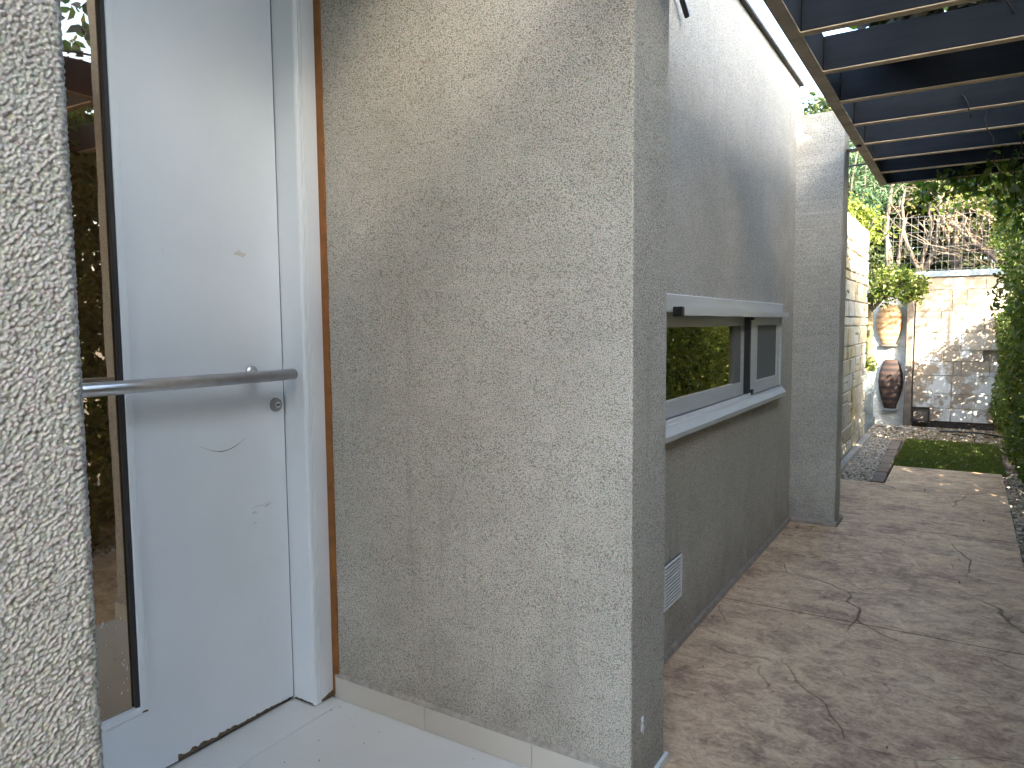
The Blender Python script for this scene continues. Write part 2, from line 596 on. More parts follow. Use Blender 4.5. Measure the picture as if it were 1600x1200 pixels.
def mat_brick():
    t = NT('pinkish_paver')
    base = t.ramp(t.rnd(), [(0.0, (0.25, 0.175, 0.125)), (0.5, (0.31, 0.22, 0.16)), (1.0, (0.22, 0.165, 0.13))])
    c = t.mix(1.0, base, t.ramp(t.noise(t.pos(), 30, 4, 0.6), [(0.3, (0.72, 0.72, 0.72)), (0.7, (1.15, 1.15, 1.15))]), 'MULTIPLY')
    t.base(c)
    t.rough(0.9)
    t.bump(t.noise(t.pos(), 60, 4), 0.6, 0.004)
    return t.m
M['brick'] = mat_brick()

def mat_pebble():
    t = NT('river_pebble')
    at = t.n('Attribute', attribute_name='leaf_random')
    c = t.ramp(at.outputs['Fac'], [(0.0, (0.12, 0.10, 0.08)), (0.3, (0.36, 0.28, 0.19)), (0.6, (0.50, 0.41, 0.30)), (0.85, (0.62, 0.55, 0.46)), (1.0, (0.26, 0.15, 0.085))])
    t.base(c)
    t.rough(0.75)
    return t.m
M['pebble'] = mat_pebble()

def mat_banded(name, dark, light):
    t = NT(name)
    z = t.sepz(t.obj())[2]
    w = t.math('ADD', t.math('MULTIPLY', z, 74.0), t.math('MULTIPLY', t.noise(t.obj((1, 1, 6)), 4, 3), 1.0))
    s = t.math('SINE', w)
    c = t.ramp(t.math('ADD', t.math('MULTIPLY', s, 0.5), 0.5), [(0.2, dark), (0.75, light)])
    t.base(c)
    t.rough(0.9)
    t.bump(s, 0.3, 0.004)
    return t.m
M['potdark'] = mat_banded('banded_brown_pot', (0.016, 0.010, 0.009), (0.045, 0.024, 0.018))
M['pot_sunlit'] = mat_banded('banded_sunlit_pot', (0.30, 0.17, 0.08), (0.42, 0.25, 0.13))  # lighter copy of the brown pot, sunlight put into its colour
M['turfbase'] = simple('turf_backing', (0.08, 0.10, 0.016), 0.95, noise=(25, 0.3))

# ------------------------------------------------------------------ foliage builder
def leaf_mesh(name, pts, size, mat, parent=None, normals=None, spread=1.0, slim=0.5, fold=0.25, kind=None, hang=0.0, colour=None):
    """pts (N,3). Each leaf: six-cornered folded blade (two quads)."""
    pts = np.asarray(pts, dtype=np.float64)
    N = len(pts)
    d = rng.normal(size=(N, 3))
    d[:, 2] -= hang
    d /= np.linalg.norm(d, axis=1)[:, None] + 1e-9
    nn = rng.normal(size=(N, 3)) * spread
    if normals is not None:
        nn = nn * 0.55 + np.asarray(normals)
    w = np.cross(nn, d)
    w /= np.linalg.norm(w, axis=1)[:, None] + 1e-9
    n = np.cross(d, w)
    L = size * rng.uniform(0.6, 1.35, N)
    W = L * slim * rng.uniform(0.8, 1.2, N)
    L = L[:, None]; W = W[:, None]
    prof = [(0.0, 0.0, 0), (0.30, 0.46, 1), (0.68, 0.38, 1), (1.0, 0.0, 0), (0.68, -0.38, 1), (0.30, -0.46, 1)]
    V = np.empty((N, 6, 3))
    for i, (a, b, lift) in enumerate(prof):
        V[:, i, :] = pts + d * L * (a - 0.5) + w * W * b + n * W * fold * lift
    V = V.reshape(-1, 3)
    idx = np.arange(N)[:, None] * 6
    Fq = np.concatenate([idx + np.array([[0, 1, 2, 3]]), idx + np.array([[0, 3, 4, 5]])], axis=1).reshape(-1)
    me = bpy.data.meshes.new(name)
    me.vertices.add(len(V))
    me.vertices.foreach_set('co', V.reshape(-1).astype(np.float32))
    me.loops.add(len(Fq))
    me.loops.foreach_set('vertex_index', Fq.astype(np.int32))
    nf = N * 2
    me.polygons.add(nf)
    me.polygons.foreach_set('loop_start', (np.arange(nf) * 4).astype(np.int32))
    me.update(calc_edges=True)
    at = me.attributes.new('leaf_random', 'FLOAT', 'FACE')
    col = rng.random(N) if colour is None else colour
    at.data.foreach_set('value', np.repeat(col, 2).astype(np.float32))
    o = link_mesh(name, me, mat, parent)
    if kind: o['kind'] = kind
    return o

def clump_points(n, centre, radii, nclump, cr, shell=0.5):
    """points gathered in clumps spread through an ellipsoid -> uneven outline, gaps"""
    c = rng.normal(size=(nclump, 3))
    c /= np.linalg.norm(c, axis=1)[:, None]
    c *= (shell + (1 - shell) * rng.random(nclump))[:, None]
    c = c * np.array(radii) + np.array(centre)
    pick = rng.integers(0, nclump, n)
    j = rng.normal(size=(n, 3)) * cr * rng.uniform(0.5, 1.2, nclump)[pick][:, None]
    return c[pick] + j

def tree(name, label, cat, base, height, crown_c, radii, nleaf, leaf, mat, bark, trunk_r=0.1, nclump=60, cr=0.25, group=None, limbs=6, slim=0.5, kind=None, extra=None):
    t = thing(name, label, cat, base, group)
    b = Vector(base)
    cc = Vector(crown_c)
    top = Vector((cc.x, cc.y, cc.z + radii[2] * 0.5))
    parts = [tube_geom(wiggle(b - Vector((0, 0, 0.05)), top, 8, trunk_r * 0.8), [trunk_r * (1.15 - 0.95 * i / 8) for i in range(9)], 8)]
    for i in range(limbs):
        s = b.lerp(top, random.uniform(0.45, 0.85))
        a = random.uniform(0, 6.28)
        e = cc + Vector((math.cos(a) * radii[0] * 0.8, math.sin(a) * radii[1] * 0.8, random.uniform(-0.3, 0.8) * radii[2]))
        parts.append(tube_geom(wiggle(s, e, 5, trunk_r * 0.9), [trunk_r * 0.45 * (1 - 0.8 * k / 5) for k in range(6)], 6))
    V, Fc = merge(parts)
    pydata('trunk', V, Fc, bark, t, smooth=True)
    pts = clump_points(nleaf, crown_c, radii, nclump, cr)
    leaf_mesh('crown', pts, leaf, mat, t, slim=slim)
    return t

# ================================================================== SETTING
# ground sheet to the horizon
def ground():
    pydata_o = pydata('ground', [(-300, -300, -0.09), (300, -300, -0.09), (300, 300, -0.09), (-300, 300, -0.09)], [(0, 1, 2, 3)], M['soilside'])
    tag(pydata_o, kind='structure')
ground()

PZ = -0.02           # walkway surface
path = bpy.data.objects.new('path', None)
C.objects.link(path)
tag(path, kind='structure')
def slab(x0, x1, y0, y1):
    box('slab', x0, x1, y0, y1, -0.085, PZ, M['path'], path, bevel=0.002)
slab(-0.805, 0.345, -3.2, 1.30)
slab(-0.805, 0.345, 1.308, 2.262)
slab(-1.10, 0.345, 2.268, 3.822)
slab(-1.10, 0.345, 3.834, 5.774)
slab(-1.10, 0.345, 5.786, 7.37)
slab(-0.58, 0.345, 7.376, 8.34)
for x0, ya, yb in ((-1.098, 3.8225, 3.8335), (-1.098, 5.7745, 5.7855)):
    box('joint_strip', x0, 0.344, ya, yb, -0.085, PZ - 0.0028, M['bark_dark'], path)

porch = bpy.data.objects.new('porch_floor', None)
C.objects.link(porch)
tag(porch, kind='structure')
box('floor_bed', -2.35, -0.815, -2.2, 2.0, -0.088, -0.006, M['grout'], porch)
for x0, x1 in ((-2.0, -0.812), (-2.36, -2.0015)):
    for j in range(4):
        y1 = 1.958 - j * 1.2015
        box('tile', x0, x1, y1 - 1.20, y1, -0.03, 0.0, M['tile'], porch, bevel=0.001)

# ================================================================== HOUSE
house = thing('house', 'grey rough-stucco house with white front door, fin walls and narrow aluminium window', 'house', (-2.0, 2.0, 0))
YW = 1.965          # wall facing the camera
XE = -0.814         # its free end
XS = -1.075         # side wall along the walkway
XD = -2.18          # door plane

def grid_wall(name, ys, zs, holes, x_front, depth, mat):
    """side wall in a plane of constant x, cells in `holes` left open, with reveals"""
    bm = bmesh.new()
    ny, nz = len(ys), len(zs)
    fv = [[bm.verts.new((x_front, ys[i], zs[k])) for k in range(nz)] for i in range(ny)]
    bv = [[bm.verts.new((x_front - depth, ys[i], zs[k])) for k in range(nz)] for i in range(ny)]
    def solid(i, k):
        return 0 <= i < ny - 1 and 0 <= k < nz - 1 and (i, k) not in holes
    for i in range(ny - 1):
        for k in range(nz - 1):
            if not solid(i, k): continue
            bm.faces.new((fv[i][k], fv[i + 1][k], fv[i + 1][k + 1], fv[i][k + 1]))
            bm.faces.new((bv[i][k], bv[i][k + 1], bv[i + 1][k + 1], bv[i + 1][k]))
            if not solid(i - 1, k): bm.faces.new((fv[i][k], fv[i][k + 1], bv[i][k + 1], bv[i][k]))
            if not solid(i + 1, k): bm.faces.new((fv[i + 1][k], bv[i + 1][k], bv[i + 1][k + 1], fv[i + 1][k + 1]))
            if not solid(i, k - 1): bm.faces.new((fv[i][k], bv[i][k], bv[i + 1][k], fv[i + 1][k]))
            if not solid(i, k + 1): bm.faces.new((fv[i][k + 1], fv[i + 1][k + 1], bv[i + 1][k + 1], bv[i][k + 1]))
    return from_bm(name, bm, mat, house)

def stucco_pier(x0, x1, y0, y1, z0, z1, amp=0.0006, seed=1):
    rr = random.Random(seed)
    rad = 0.009
    prof = []
    for cx, cy, a0 in ((x1 - rad, y0 + rad, -90), (x1 - rad, y1 - rad, 0), (x0 + rad, y1 - rad, 90), (x0 + rad, y0 + rad, 180)):
        for k in range(4):
            a = R(a0 + 30 * k)
            prof.append((cx + rad * math.cos(a), cy + rad * math.sin(a)))
    n = len(prof)
    nz = 150
    V, Fc = [], []
    off = [[0.0, 0.0] for _ in range(4)]
    for i in range(nz + 1):
        z = z0 + (z1 - z0) * i / nz
        off = [[0.6 * o[0] + rr.gauss(0, amp), 0.6 * o[1] + rr.gauss(0, amp)] for o in off]
        for j, (a, b) in enumerate(prof):
            o = off[j // 4]
            V.append((a + o[0] * 0.8, b + o[1] * 0.8, z))
    for i in range(nz):
        for j in range(n):
            a = i * n + j; b = i * n + (j + 1) % n
            Fc.append((a, b, b + n, a + n))
    Fc.append(tuple(reversed(range(n)))); Fc.append(tuple(range(nz * n, nz * n + n)))
    return pydata('fin_wall', V, Fc, M['stucco'], house)
# fin wall beside the door
fin = stucco_pier(-2.30, XE, YW, 2.252, -0.08, 3.30)
tag(fin, 'broad grey stucco wall beside the white door')
# walkway side wall with window opening
WY0, WY1, WZ0, WZ1 = 2.45, 5.16, 0.985, 1.56
sw = grid_wall('side_wall', [2.20, WY0, WY1, 5.70], [-0.08, WZ0, WZ1, 3.15], {(1, 1)}, XS, 0.30, M['stucco'])
tag(sw, 'recessed stucco wall along the walkway with the window')
pil = stucco_pier(-1.30, -0.758, 5.615, 5.862, -0.08, 2.925, 0.0008, 4)
tag(pil, 'narrow stucco pillar at the far end of the side wall')
# thin fillet where wall meets the walkway
pydata('wall_fillet', [(XS + 0.002, 2.254, PZ + 0.032), (XS + 0.014, 2.254, PZ + 0.022), (XS + 0.020, 2.254, PZ - 0.01), (XS + 0.002, 2.254, PZ - 0.01),
                       (XS + 0.002, 5.613, PZ + 0.032), (XS + 0.014, 5.613, PZ + 0.022), (XS + 0.020, 5.613, PZ - 0.01), (XS + 0.002, 5.613, PZ - 0.01)],
       [(0, 1, 5, 4), (1, 2, 6, 5), (0, 3, 2, 1), (4, 5, 6, 7)], M['baseline'], house)
pydata('wall_fillet', [(-1.05, 5.613, PZ + 0.035), (-1.05, 5.590, PZ + 0.02), (-1.05, 5.586, PZ - 0.01), (-0.740, 5.613, PZ + 0.035), (-0.740, 5.590, PZ + 0.02), (-0.740, 5.586, PZ - 0.01),
                       (-0.755, 5.613, PZ + 0.035), (-0.735, 5.87, PZ + 0.02), (-0.730, 5.87, PZ - 0.01), (-0.755, 5.87, PZ + 0.035)],
       [(0, 1, 4, 3), (1, 2, 5, 4), (3, 4, 7, 9), (4, 5, 8, 7)], M['baseline'], house)
# roof edge flashing over the side wall
bm = bmesh.new()
bm_box(bm, XS - 0.30, XS + 0.026, 2.26, 5.70, 3.152, 3.168)
from_bm('roof_flashing', bm, M['flash'], house)
box('roof_slab', -6.0, XS - 0.31, 2.26, 5.9, 3.16, 3.30, M['stucco'], house)
# rest of the house body behind the door and side wall (the hidden mass)
box('rear_wall', -6.0, -2.32, 1.99, 5.9, -0.08, 3.15, M['stucco'], house)
# flat roof over the entrance
box('porch_roof', -6.0, -0.86, -1.2, 2.40, 3.302, 3.46, M['stucco'], house)
# wall above and left of the door
box('door_side_wall', -2.45, -2.20, -2.4, 0.22, -0.08, 3.30, M['stucco'], house)
box('door_head_wall', -2.45, -2.20, 0.222, 1.963, 2.96, 3.30, M['stucco'], house)

# near fin wall: displaced mesh so that its edge is really rough
def near_fin():
    y1, x1, rad = 0.429, XE - 0.006, 0.012
    st = 0.0013
    prof = []
    yy = 0.06
    while yy < y1 - rad:
        prof.append((x1, yy)); yy += st
    for i in range(1, 7):
        a = i / 6 * math.pi / 2
        prof.append((x1 - rad + rad * math.cos(a), y1 - rad + rad * math.sin(a)))
    xx = x1 - rad - st
    while xx > x1 - 0.06:
        prof.append((xx, y1)); xx -= st
    zs = np.arange(0.86, 1.92, st)
    P = np.array(prof)
    n, mz = len(P), len(zs)
    V = np.empty((n, mz, 3))
    V[:, :, 0] = P[:, 0][:, None]; V[:, :, 1] = P[:, 1][:, None]; V[:, :, 2] = zs[None, :]
    ii, kk = np.meshgrid(np.arange(n - 1), np.arange(mz - 1), indexing='ij')
    a = ii * mz + kk
    Fq = np.stack([a, a + mz, a + mz + 1, a + 1], axis=-1).reshape(-1)
    me = bpy.data.meshes.new('fin_wall')
    me.vertices.add(n * mz)
    me.vertices.foreach_set('co', V.reshape(-1).astype(np.float32))
    me.loops.add(len(Fq))
    me.loops.foreach_set('vertex_index', Fq.astype(np.int32))
    nf = (n - 1) * (mz - 1)
    me.polygons.add(nf)
    me.polygons.foreach_set('loop_start', (np.arange(nf) * 4).astype(np.int32))
    me.update(calc_edges=True)
    me.polygons.foreach_set('use_smooth', [True] * nf)
    o = link_mesh('stucco_coat', me, M['stucco_near'], None)
    core = box('fin_wall', -1.9, x1 - 0.006, 0.14, y1 - 0.006, -0.08, 3.30, M['stucco'], house)
    tag(core, 'near stucco wall end at the left edge')
    attach(o, core)
    tag(o, 'coarse stucco coat of the near wall end')
    for z0, z1 in ((-0.08, 0.86), (1.92, 3.30)):
        box('stucco_coat', x1 - 0.0062, x1 - 0.001, 0.14, y1 - 0.007, z0, z1, M['stucco'], core)
near_fin()

# skirting tiles of the porch
xs = [-2.046, -1.60, -1.155, XE + 0.006]
for a, b in zip(xs[:-1], xs[1:]):
    box('skirting_tile', a + 0.001, b - 0.001, YW - 0.013, YW + 0.002, 0.001, 0.088, M['skirt'], house, bevel=0.002)
pydata('skirting_lip', [(-2.046, YW - 0.013, 0.0885), (XE + 0.004, YW - 0.013, 0.0885), (XE + 0.004, YW + 0.001, 0.104), (-2.046, YW + 0.001, 0.104)], [(0, 1, 2, 3)], M['mortarlip'], house)
box('skirting_tile', XE + 0.001, XE + 0.014, YW - 0.01, 2.262, -0.02, 0.012, M['tile'], house, bevel=0.002)

# damaged plaster patches (flakes standing proud) on the fin end and along the side wall foot
def flake(y0, z0, w, h, x, n=9, seed=0):
    rr = random.Random(seed)
    pts = []
    for i in range(n):
        a = 2 * math.pi * i / n
        k = rr.uniform(0.55, 1.1)
        pts.append((y0 + math.cos(a) * w * k, z0 + math.sin(a) * h * k))
    V = [(x + 0.0045 + rr.uniform(0, 0.004), a, b) for a, b in pts] + [(x + 0.001, a + (a - y0) * 0.15, b + (b - z0) * 0.15) for a, b in pts] + [(x + 0.009, y0, z0)]
    Fc = [(i, (i + 1) % n, n * 2) for i in range(n)] + [(i, i + n, (i + 1) % n + n, (i + 1) % n) for i in range(n)]
    return pydata('plaster_flake', V, Fc, M['plasterdamage'], house)
flake(2.055, 0.205, 0.013, 0.026, XE, n=14, seed=5)

# black bracket tip high on the side wall
bm = bmesh.new()
V, Fc = tube_geom([(XS + 0.02, 2.80, 2.98), (XS + 0.03, 3.10, 2.745)], 0.012, 6)
pydata('bracket_arm', V, Fc, M['black'], house)

# air vent
vent = box('air_vent', XS, XS + 0.006, 2.93, 3.163, 0.205, 0.405, M['dark_gasket'], house)
for z0, z1 in ((0.205, 0.217), (0.393, 0.405)):
    box('vent_rim', XS + 0.006, XS + 0.012, 2.93, 3.163, z0, z1, M['white_pvc'], vent, bevel=0.002)
for y0, y1 in ((2.93, 2.945), (3.148, 3.163)):
    box('vent_rim', XS + 0.006, XS + 0.012, y0, y1, 0.2175, 0.3925, M['white_pvc'], vent, bevel=0.002)
slat_me = None
for i in range(11):
    z = 0.229 + i * 0.0155
    if slat_me is None:
        o = pydata('slat', [(0.0, -0.10, 0.001), (0.0045, -0.10, 0.0), (0.0045, 0.10, 0.0), (0.0, 0.10, 0.001), (0.0, -0.10, -0.005), (0.0045, -0.10, -0.0065), (0.0045, 0.10, -0.0065), (0.0, 0.10, -0.005)],
                   [(0, 1, 2, 3), (1, 5, 6, 2), (4, 7, 6, 5), (0, 4, 5, 1), (3, 2, 6, 7)], M['white_pvc'], vent, loc=(XS + 0.0065, 3.0465, z))
        slat_me = o.data
    else:
        link_mesh('slat', slat_me, None, vent, loc=(XS + 0.0065, 3.0465, z))

# ---------------- window
win = box('window', XS - 0.09, XS - 0.075, WY0 + 0.002, WY1 - 0.002, WZ0 + 0.002, WZ1 - 0.002, M['black'], house)
tag(win, 'long low sliding aluminium window with bronze glass')
A = M['alu']
box('head_frame', XS - 0.07, XS + 0.018, WY0, 5.175, 1.500, 1.578, A, win, bevel=0.003)
bm = bmesh.new()
bm_box(bm, XS + 0.0185, XS + 0.058, 3.02, 5.165, 1.487, 1.521)
from_bm('head_rail', bm, A, win)
box('rail_end_cap', XS + 0.0188, XS + 0.060, 2.985, 3.018, 1.483, 1.524, M['black'], win, bevel=0.003)
bm = bmesh.new()
V = [(XS - 0.07, WY0, 0.965), (XS + 0.050, WY0, 0.962), (XS + 0.052, WY0, 0.985), (XS + 0.030, WY0, 1.012), (XS + 0.026, WY0, 1.022), (XS - 0.07, WY0, 1.022)]
W2 = [(a, 5.172, b) for a, _, b in V]
n = len(V)
pydata('sill', V + W2, [(i, i + n, (i + 1) % n + n, (i + 1) % n) for i in range(n)] + [tuple(range(n)), tuple(reversed(range(n, 2 * n)))], A, win)
box('track', XS + 0.012, XS + 0.017, WY0, 4.40, 1.0225, 1.043, M['white_pvc'], win)
box('track', XS - 0.012, XS - 0.008, WY0, 5.16, 1.0225, 1.036, A, win)
box('side_frame', XS - 0.07, XS + 0.016, 5.142, 5.174, 1.0225, 1.4995, A, win, bevel=0.002)

def sash(xf, y0, y1, gy0, gy1, gz0, gz1, z0, z1, glass, th=0.022):
    s = box('sash', xf - th, xf, y0, y1, z0, gz0, A, win, bevel=0.002)
    box('sash_rail', xf - th, xf, y0, y1, gz1, z1, A, s, bevel=0.002)
    box('sash_stile', xf - th, xf - 0.0005, y0, gy0, gz0 + 0.0003, gz1 - 0.0003, A, s)
    box('sash_stile', xf - th, xf - 0.0005, gy1, y1, gz0 + 0.0003, gz1 - 0.0003, A, s)
    box('pane', xf - th * 0.75, xf - th * 0.55, gy0 - 0.004, gy1 + 0.004, gz0 - 0.004, gz1 + 0.004, glass, s)
    return s
sash(XS - 0.022, WY0, 4.33, WY0 + 0.08, 4.25, 1.113, 1.437, 1.037, 1.499, M['winglass'])
box('pane_gasket', XS - 0.036, XS - 0.0215, 4.10, 4.25, 1.1132, 1.4368, M['screen'], win)
s2 = sash(XS + 0.010, 4.385, 5.14, 4.515, 5.075, 1.105, 1.438, 1.030, 1.4985, M['screen'])
box('sash_edge', XS - 0.0305, XS + 0.0095, 4.332, 4.383, 1.037, 1.4985, M['black'], win)
box('sash_edge', XS - 0.012, XS + 0.0125, 4.360, 4.384, 1.032, 1.4985, A, win)
box('corner_stop', XS + 0.0, XS + 0.022, 4.345, 4.392, 1.030, 1.062, M['black'], win, bevel=0.002)
box('corner_stop', XS + 0.0, XS + 0.022, 4.345, 4.392, 1.470, 1.4865, M['black'], win, bevel=0.002)

# ---------------- front door
DY0, DY1, DZ1 = 0.30, 1.862, 2.90
GY0, GY1, GZ0, GZ1 = 0.86, 1.252, 0.255, 2.62
bm = bmesh.new()
ys_, zs_ = [DY0, GY0, GY1, DY1], [0.012, GZ0, GZ1, DZ1]
front_door = grid_wall('front_door', ys_, zs_, {(1, 1)}, XD, 0.05, M['door'])
tag(front_door, 'white front door with tall slit pane and steel pull bar')
# glazing bead
def bead(y0, y1, z0, z1, mat, x0=XD - 0.03, x1=XD + 0.006, nm='glazing_bead'):
    box(nm, x0, x1, y0, y1, z0, z1, mat, front_door, bevel=0.002)
bead(GY1 - 0.001, GY1 + 0.022, GZ0 - 0.022, GZ1, M['door'])
bead(GY0 - 0.02, GY0 + 0.001, GZ0 - 0.022, GZ1, M['door'])
bead(GY0 + 0.0015, GY1 - 0.0015, GZ0 - 0.022, GZ0 + 0.001, M['door'])
box('pane_gasket', XD - 0.014, XD + 0.001, GY1 - 0.014, GY1 - 0.0015, GZ0 + 0.0015, GZ1, M['dark_gasket'], front_door)
box('pane', XD - 0.020, XD - 0.012, GY0 - 0.002, GY1 + 0.002, GZ0 - 0.002, GZ1 + 0.002, M['doorglass'], front_door)
for i in range(22):
    zz = random.uniform(0.30, 0.56); yy = GY1 - 0.03 - random.choice([random.uniform(0, 0.03), random.uniform(0, 0.10)])
    w, h = random.uniform(0.002, 0.006), random.uniform(0.003, 0.010)
    pydata('sticker_residue', [(XD - 0.0112, yy, zz), (XD - 0.0112, yy + w, zz + random.uniform(-.002, .002)), (XD - 0.0112, yy + w * 0.8, zz + h), (XD - 0.0112, yy + random.uniform(0, .002), zz + h * 0.8)], [(0, 1, 2, 3)], M['residue'], front_door)
# pull bar
bar = tube('pull_bar', [(-2.095, 0.62, 1.279), (-2.095, 1.838, 1.279)], 0.0205, M['steel'], front_door, n=24)
for yy in (0.80, 1.69):
    tube('bar_mount', [(XD, yy + 0.03, 1.290), (-2.105, yy, 1.280)], 0.013, M['steel'], bar, n=16)
    tube('mount_rose', [(XD, yy + 0.03, 1.290), (XD + 0.007, yy + 0.03, 1.290)], 0.024, M['steel'], bar, n=20)
tube('bar_cap', [(-2.095, 1.838, 1.279), (-2.095, 1.8415, 1.279)], 0.0195, M['lockmetal'], bar, n=24)
lock = tube('lock_cylinder', [(XD, 1.823, 1.163), (XD + 0.010, 1.823, 1.163)], [0.026, 0.024], M['lockmetal'], front_door, n=24, smooth=False)
tube('lock_core', [(XD + 0.010, 1.826, 1.163), (XD + 0.0125, 1.826, 1.163)], 0.012, M['steel'], lock, n=16, smooth=False)
box('keyhole', XD + 0.0126, XD + 0.0132, 1.817, 1.835, 1.1600, 1.1655, M['black'], lock)

def ribbon(pts, w, mat, name='scuff_mark', x=XD + 0.0008):
    V, Fc = [], []
    for i, (a, b) in enumerate(pts):
        t = i / (len(pts) - 1)
        ww = w * (0.25 + 0.75 * math.sin(math.pi * t)) * random.uniform(0.6, 1.2)
        V += [(x, a, b - ww), (x, a, b + ww)]
    for i in range(len(pts) - 1):
        Fc.append((2 * i, 2 * i + 2, 2 * i + 3, 2 * i + 1))
    return pydata(name, V, Fc, mat, front_door)
ribbon([(1.497 + 0.193 * t, 1.058 - 0.038 * math.sin(math.pi * min(1, t * 0.93 + 0.03)) + 0.006 * t) for t in [i / 14 for i in range(15)]], 0.0014, M['scuff'])
ribbon([(1.70, 0.795), (1.72, 0.799), (1.75, 0.797), (1.77, 0.803), (1.80, 0.799)], 0.002, M['grime'])
ribbon([(1.755, 0.790), (1.770, 0.794), (1.785, 0.797)], 0.0016, M['scuff'])
ribbon([(1.700, 0.735), (1.710, 0.741), (1.722, 0.738)], 0.0035, M['grime'])
ribbon([(1.702, 0.775), (1.712, 0.779), (1.722, 0.776)], 0.006, M['grime'])
ribbon([(1.665, 1.708), (1.685, 1.713), (1.705, 1.706), (1.715, 1.711)], 0.010, M['grime'])
ribbon([(1.70, 0.352), (1.72, 0.372), (1.74, 0.395)], 0.001, M['grime'])
# chipped paint along the bottom edge
V, Fc = [], []
N_ = 46
for i in range(N_ + 1):
    yy = 1.37 + (DY1 - 1.372) * i / N_
    h = max(0.003, 0.020 * (1 - i / N_) ** 0.6 * random.uniform(0.35, 1.0) + 0.003)
    V += [(XD + 0.0009, yy, 0.0125), (XD + 0.0009, yy, 0.0125 + h)]
    if i: Fc.append((2 * i - 2, 2 * i, 2 * i + 1, 2 * i - 1))
pydata('paint_chip', V, Fc, M['chip'], front_door)
pydata('paint_chip', [(XD + 0.0075, GY1 - 0.0, 0.236), (XD + 0.0075, GY1 + 0.020, 0.233), (XD + 0.0075, GY1 + 0.019, 0.240), (XD + 0.0075, GY1 + 0.004, 0.241)], [(0, 1, 2, 3)], M['chip'], front_door)
box('door_gap', XD - 0.05, XD - 0.012, DY0, DY1, 0.0015, 0.0118, M['black'], front_door)

# jamb: reveal + moulded face
jx0, jx1, jy0, jy1 = -2.30, -2.064, 1.866, 1.963
prof = [(jx0, jy0), (jx1 - 0.010, jy0), (jx1 - 0.003, jy0 + 0.003), (jx1, jy0 + 0.009), (jx1, jy0 + 0.015), (jx1 - 0.004, jy0 + 0.0175), (jx1, jy0 + 0.020), (jx1, jy0 + 0.027), (jx1 - 0.004, jy0 + 0.0295), (jx1, jy0 + 0.032), (jx1, jy1), (jx0, jy1)]
def extrude_z(name, prof, z0, z1, mat, parent):
    n = len(prof)
    V = [(a, b, z0) for a, b in prof] + [(a, b, z1) for a, b in prof]
    Fc = [(i, (i + 1) % n, (i + 1) % n + n, i + n) for i in range(n)] + [tuple(reversed(range(n))), tuple(range(n, 2 * n))]
    return pydata(name, V, Fc, mat, parent)
jamb = extrude_z('door_jamb', prof, 0.004, 2.955, M['door'], house)
box('door_jamb', -2.30, jx1, 0.224, 0.297, 0.004, 2.955, M['door'], house, bevel=0.003)
box('door_jamb', -2.30, jx1 - 0.004, 0.299, 1.8655, 2.905, 2.956, M['door'], house, bevel=0.003)
V, Fc = [], []
for i in range(9):
    yy = jy0 + 0.032 + (jy1 - jy0 - 0.034) * i / 8
    h = 0.010 + 0.020 * (i / 8) * random.uniform(0.6, 1.0)
    V += [(jx1 + 0.0008, yy, 0.0045), (jx1 + 0.0008, yy, 0.0045 + h)]
    if i: Fc.append((2 * i - 2, 2 * i, 2 * i + 1, 2 * i - 1))
pydata('paint_chip', V, Fc, M['chip'], jamb)
V, Fc = [], []
for i in range(13):
    xx = XD + 0.004 + (jx1 - XD - 0.016) * i / 12
    h = random.uniform(0.003, 0.010)
    V += [(xx, jy0 - 0.0008, 0.0045), (xx, jy0 - 0.0008, 0.0045 + h)]
    if i: Fc.append((2 * i, 2 * i - 2, 2 * i - 1, 2 * i + 1))
pydata('paint_chip', V, Fc, M['chip'], jamb)
box('door_stop_gap', XD - 0.05, XD - 0.001, DY1 + 0.0003, 1.8655, 0.012, 2.90, M['black'], house)
# varnished strip between jamb and stucco
st = box('filler_strip', -2.12, -2.032, YW - 0.006, YW + 0.004, 0.012, 3.0, M['orange'], house, bevel=0.0015)

# ================================================================== PERGOLA
perg = thing('pergola', 'dark charcoal timber pergola over the walkway, lower edges coloured tan for bounce light', 'pergola', (0.9, 2.0, PZ))
BZ = 2.60
beam = box('beam', -0.655, -0.600, -0.72, 6.945, BZ + 0.006, BZ + 0.166, M['rafter'], perg, bevel=0.003)
box('bounce_strip', -0.656, -0.599, -0.72, 6.947, BZ, BZ + 0.0055, M['beam_bounce'], beam)  # thin strip carrying the painted bounce light
box('beam', 2.25, 2.32, -0.72, 6.945, BZ + 0.006, BZ + 0.166, M['rafter'], perg, bevel=0.003)
rme = eme = None
k = 0
yy = 6.92
while yy > -0.7:
    if rme is None:
        ro = box('rafter', -0.5985, 2.2485, yy - 0.022, yy + 0.022, BZ + 0.006, BZ + 0.160, M['rafter'], perg, bevel=0.003)
        eo = box('bounce_strip', -0.5985, 2.2485, yy - 0.0225, yy + 0.0225, BZ + 0.0005, BZ + 0.0055, M['rafter_bounce'], ro)
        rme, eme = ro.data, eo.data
        rl, el = ro.location.copy(), eo.location.copy()
    else:
        q = link_mesh('rafter', rme, None, perg, loc=(rl.x, yy, rl.z))
        e = link_mesh('bounce_strip', eme, None, q, loc=(el.x, yy, el.z))
    yy -= 0.535
for py_ in (6.4, 3.0, -0.4):
    box('post', 2.24, 2.33, py_ - 0.045, py_ + 0.045, -0.09, BZ + 0.004, M['rafter'], perg, bevel=0.004)
br = box('wall_bracket', -0.757, -0.656, 5.70, 5.78, 2.66, 2.668, M['black'], perg)
tube('bolt', [(-0.63, 5.30, BZ - 0.012), (-0.63, 5.30, BZ + 0.002)], 0.016, M['black'], perg, n=10)

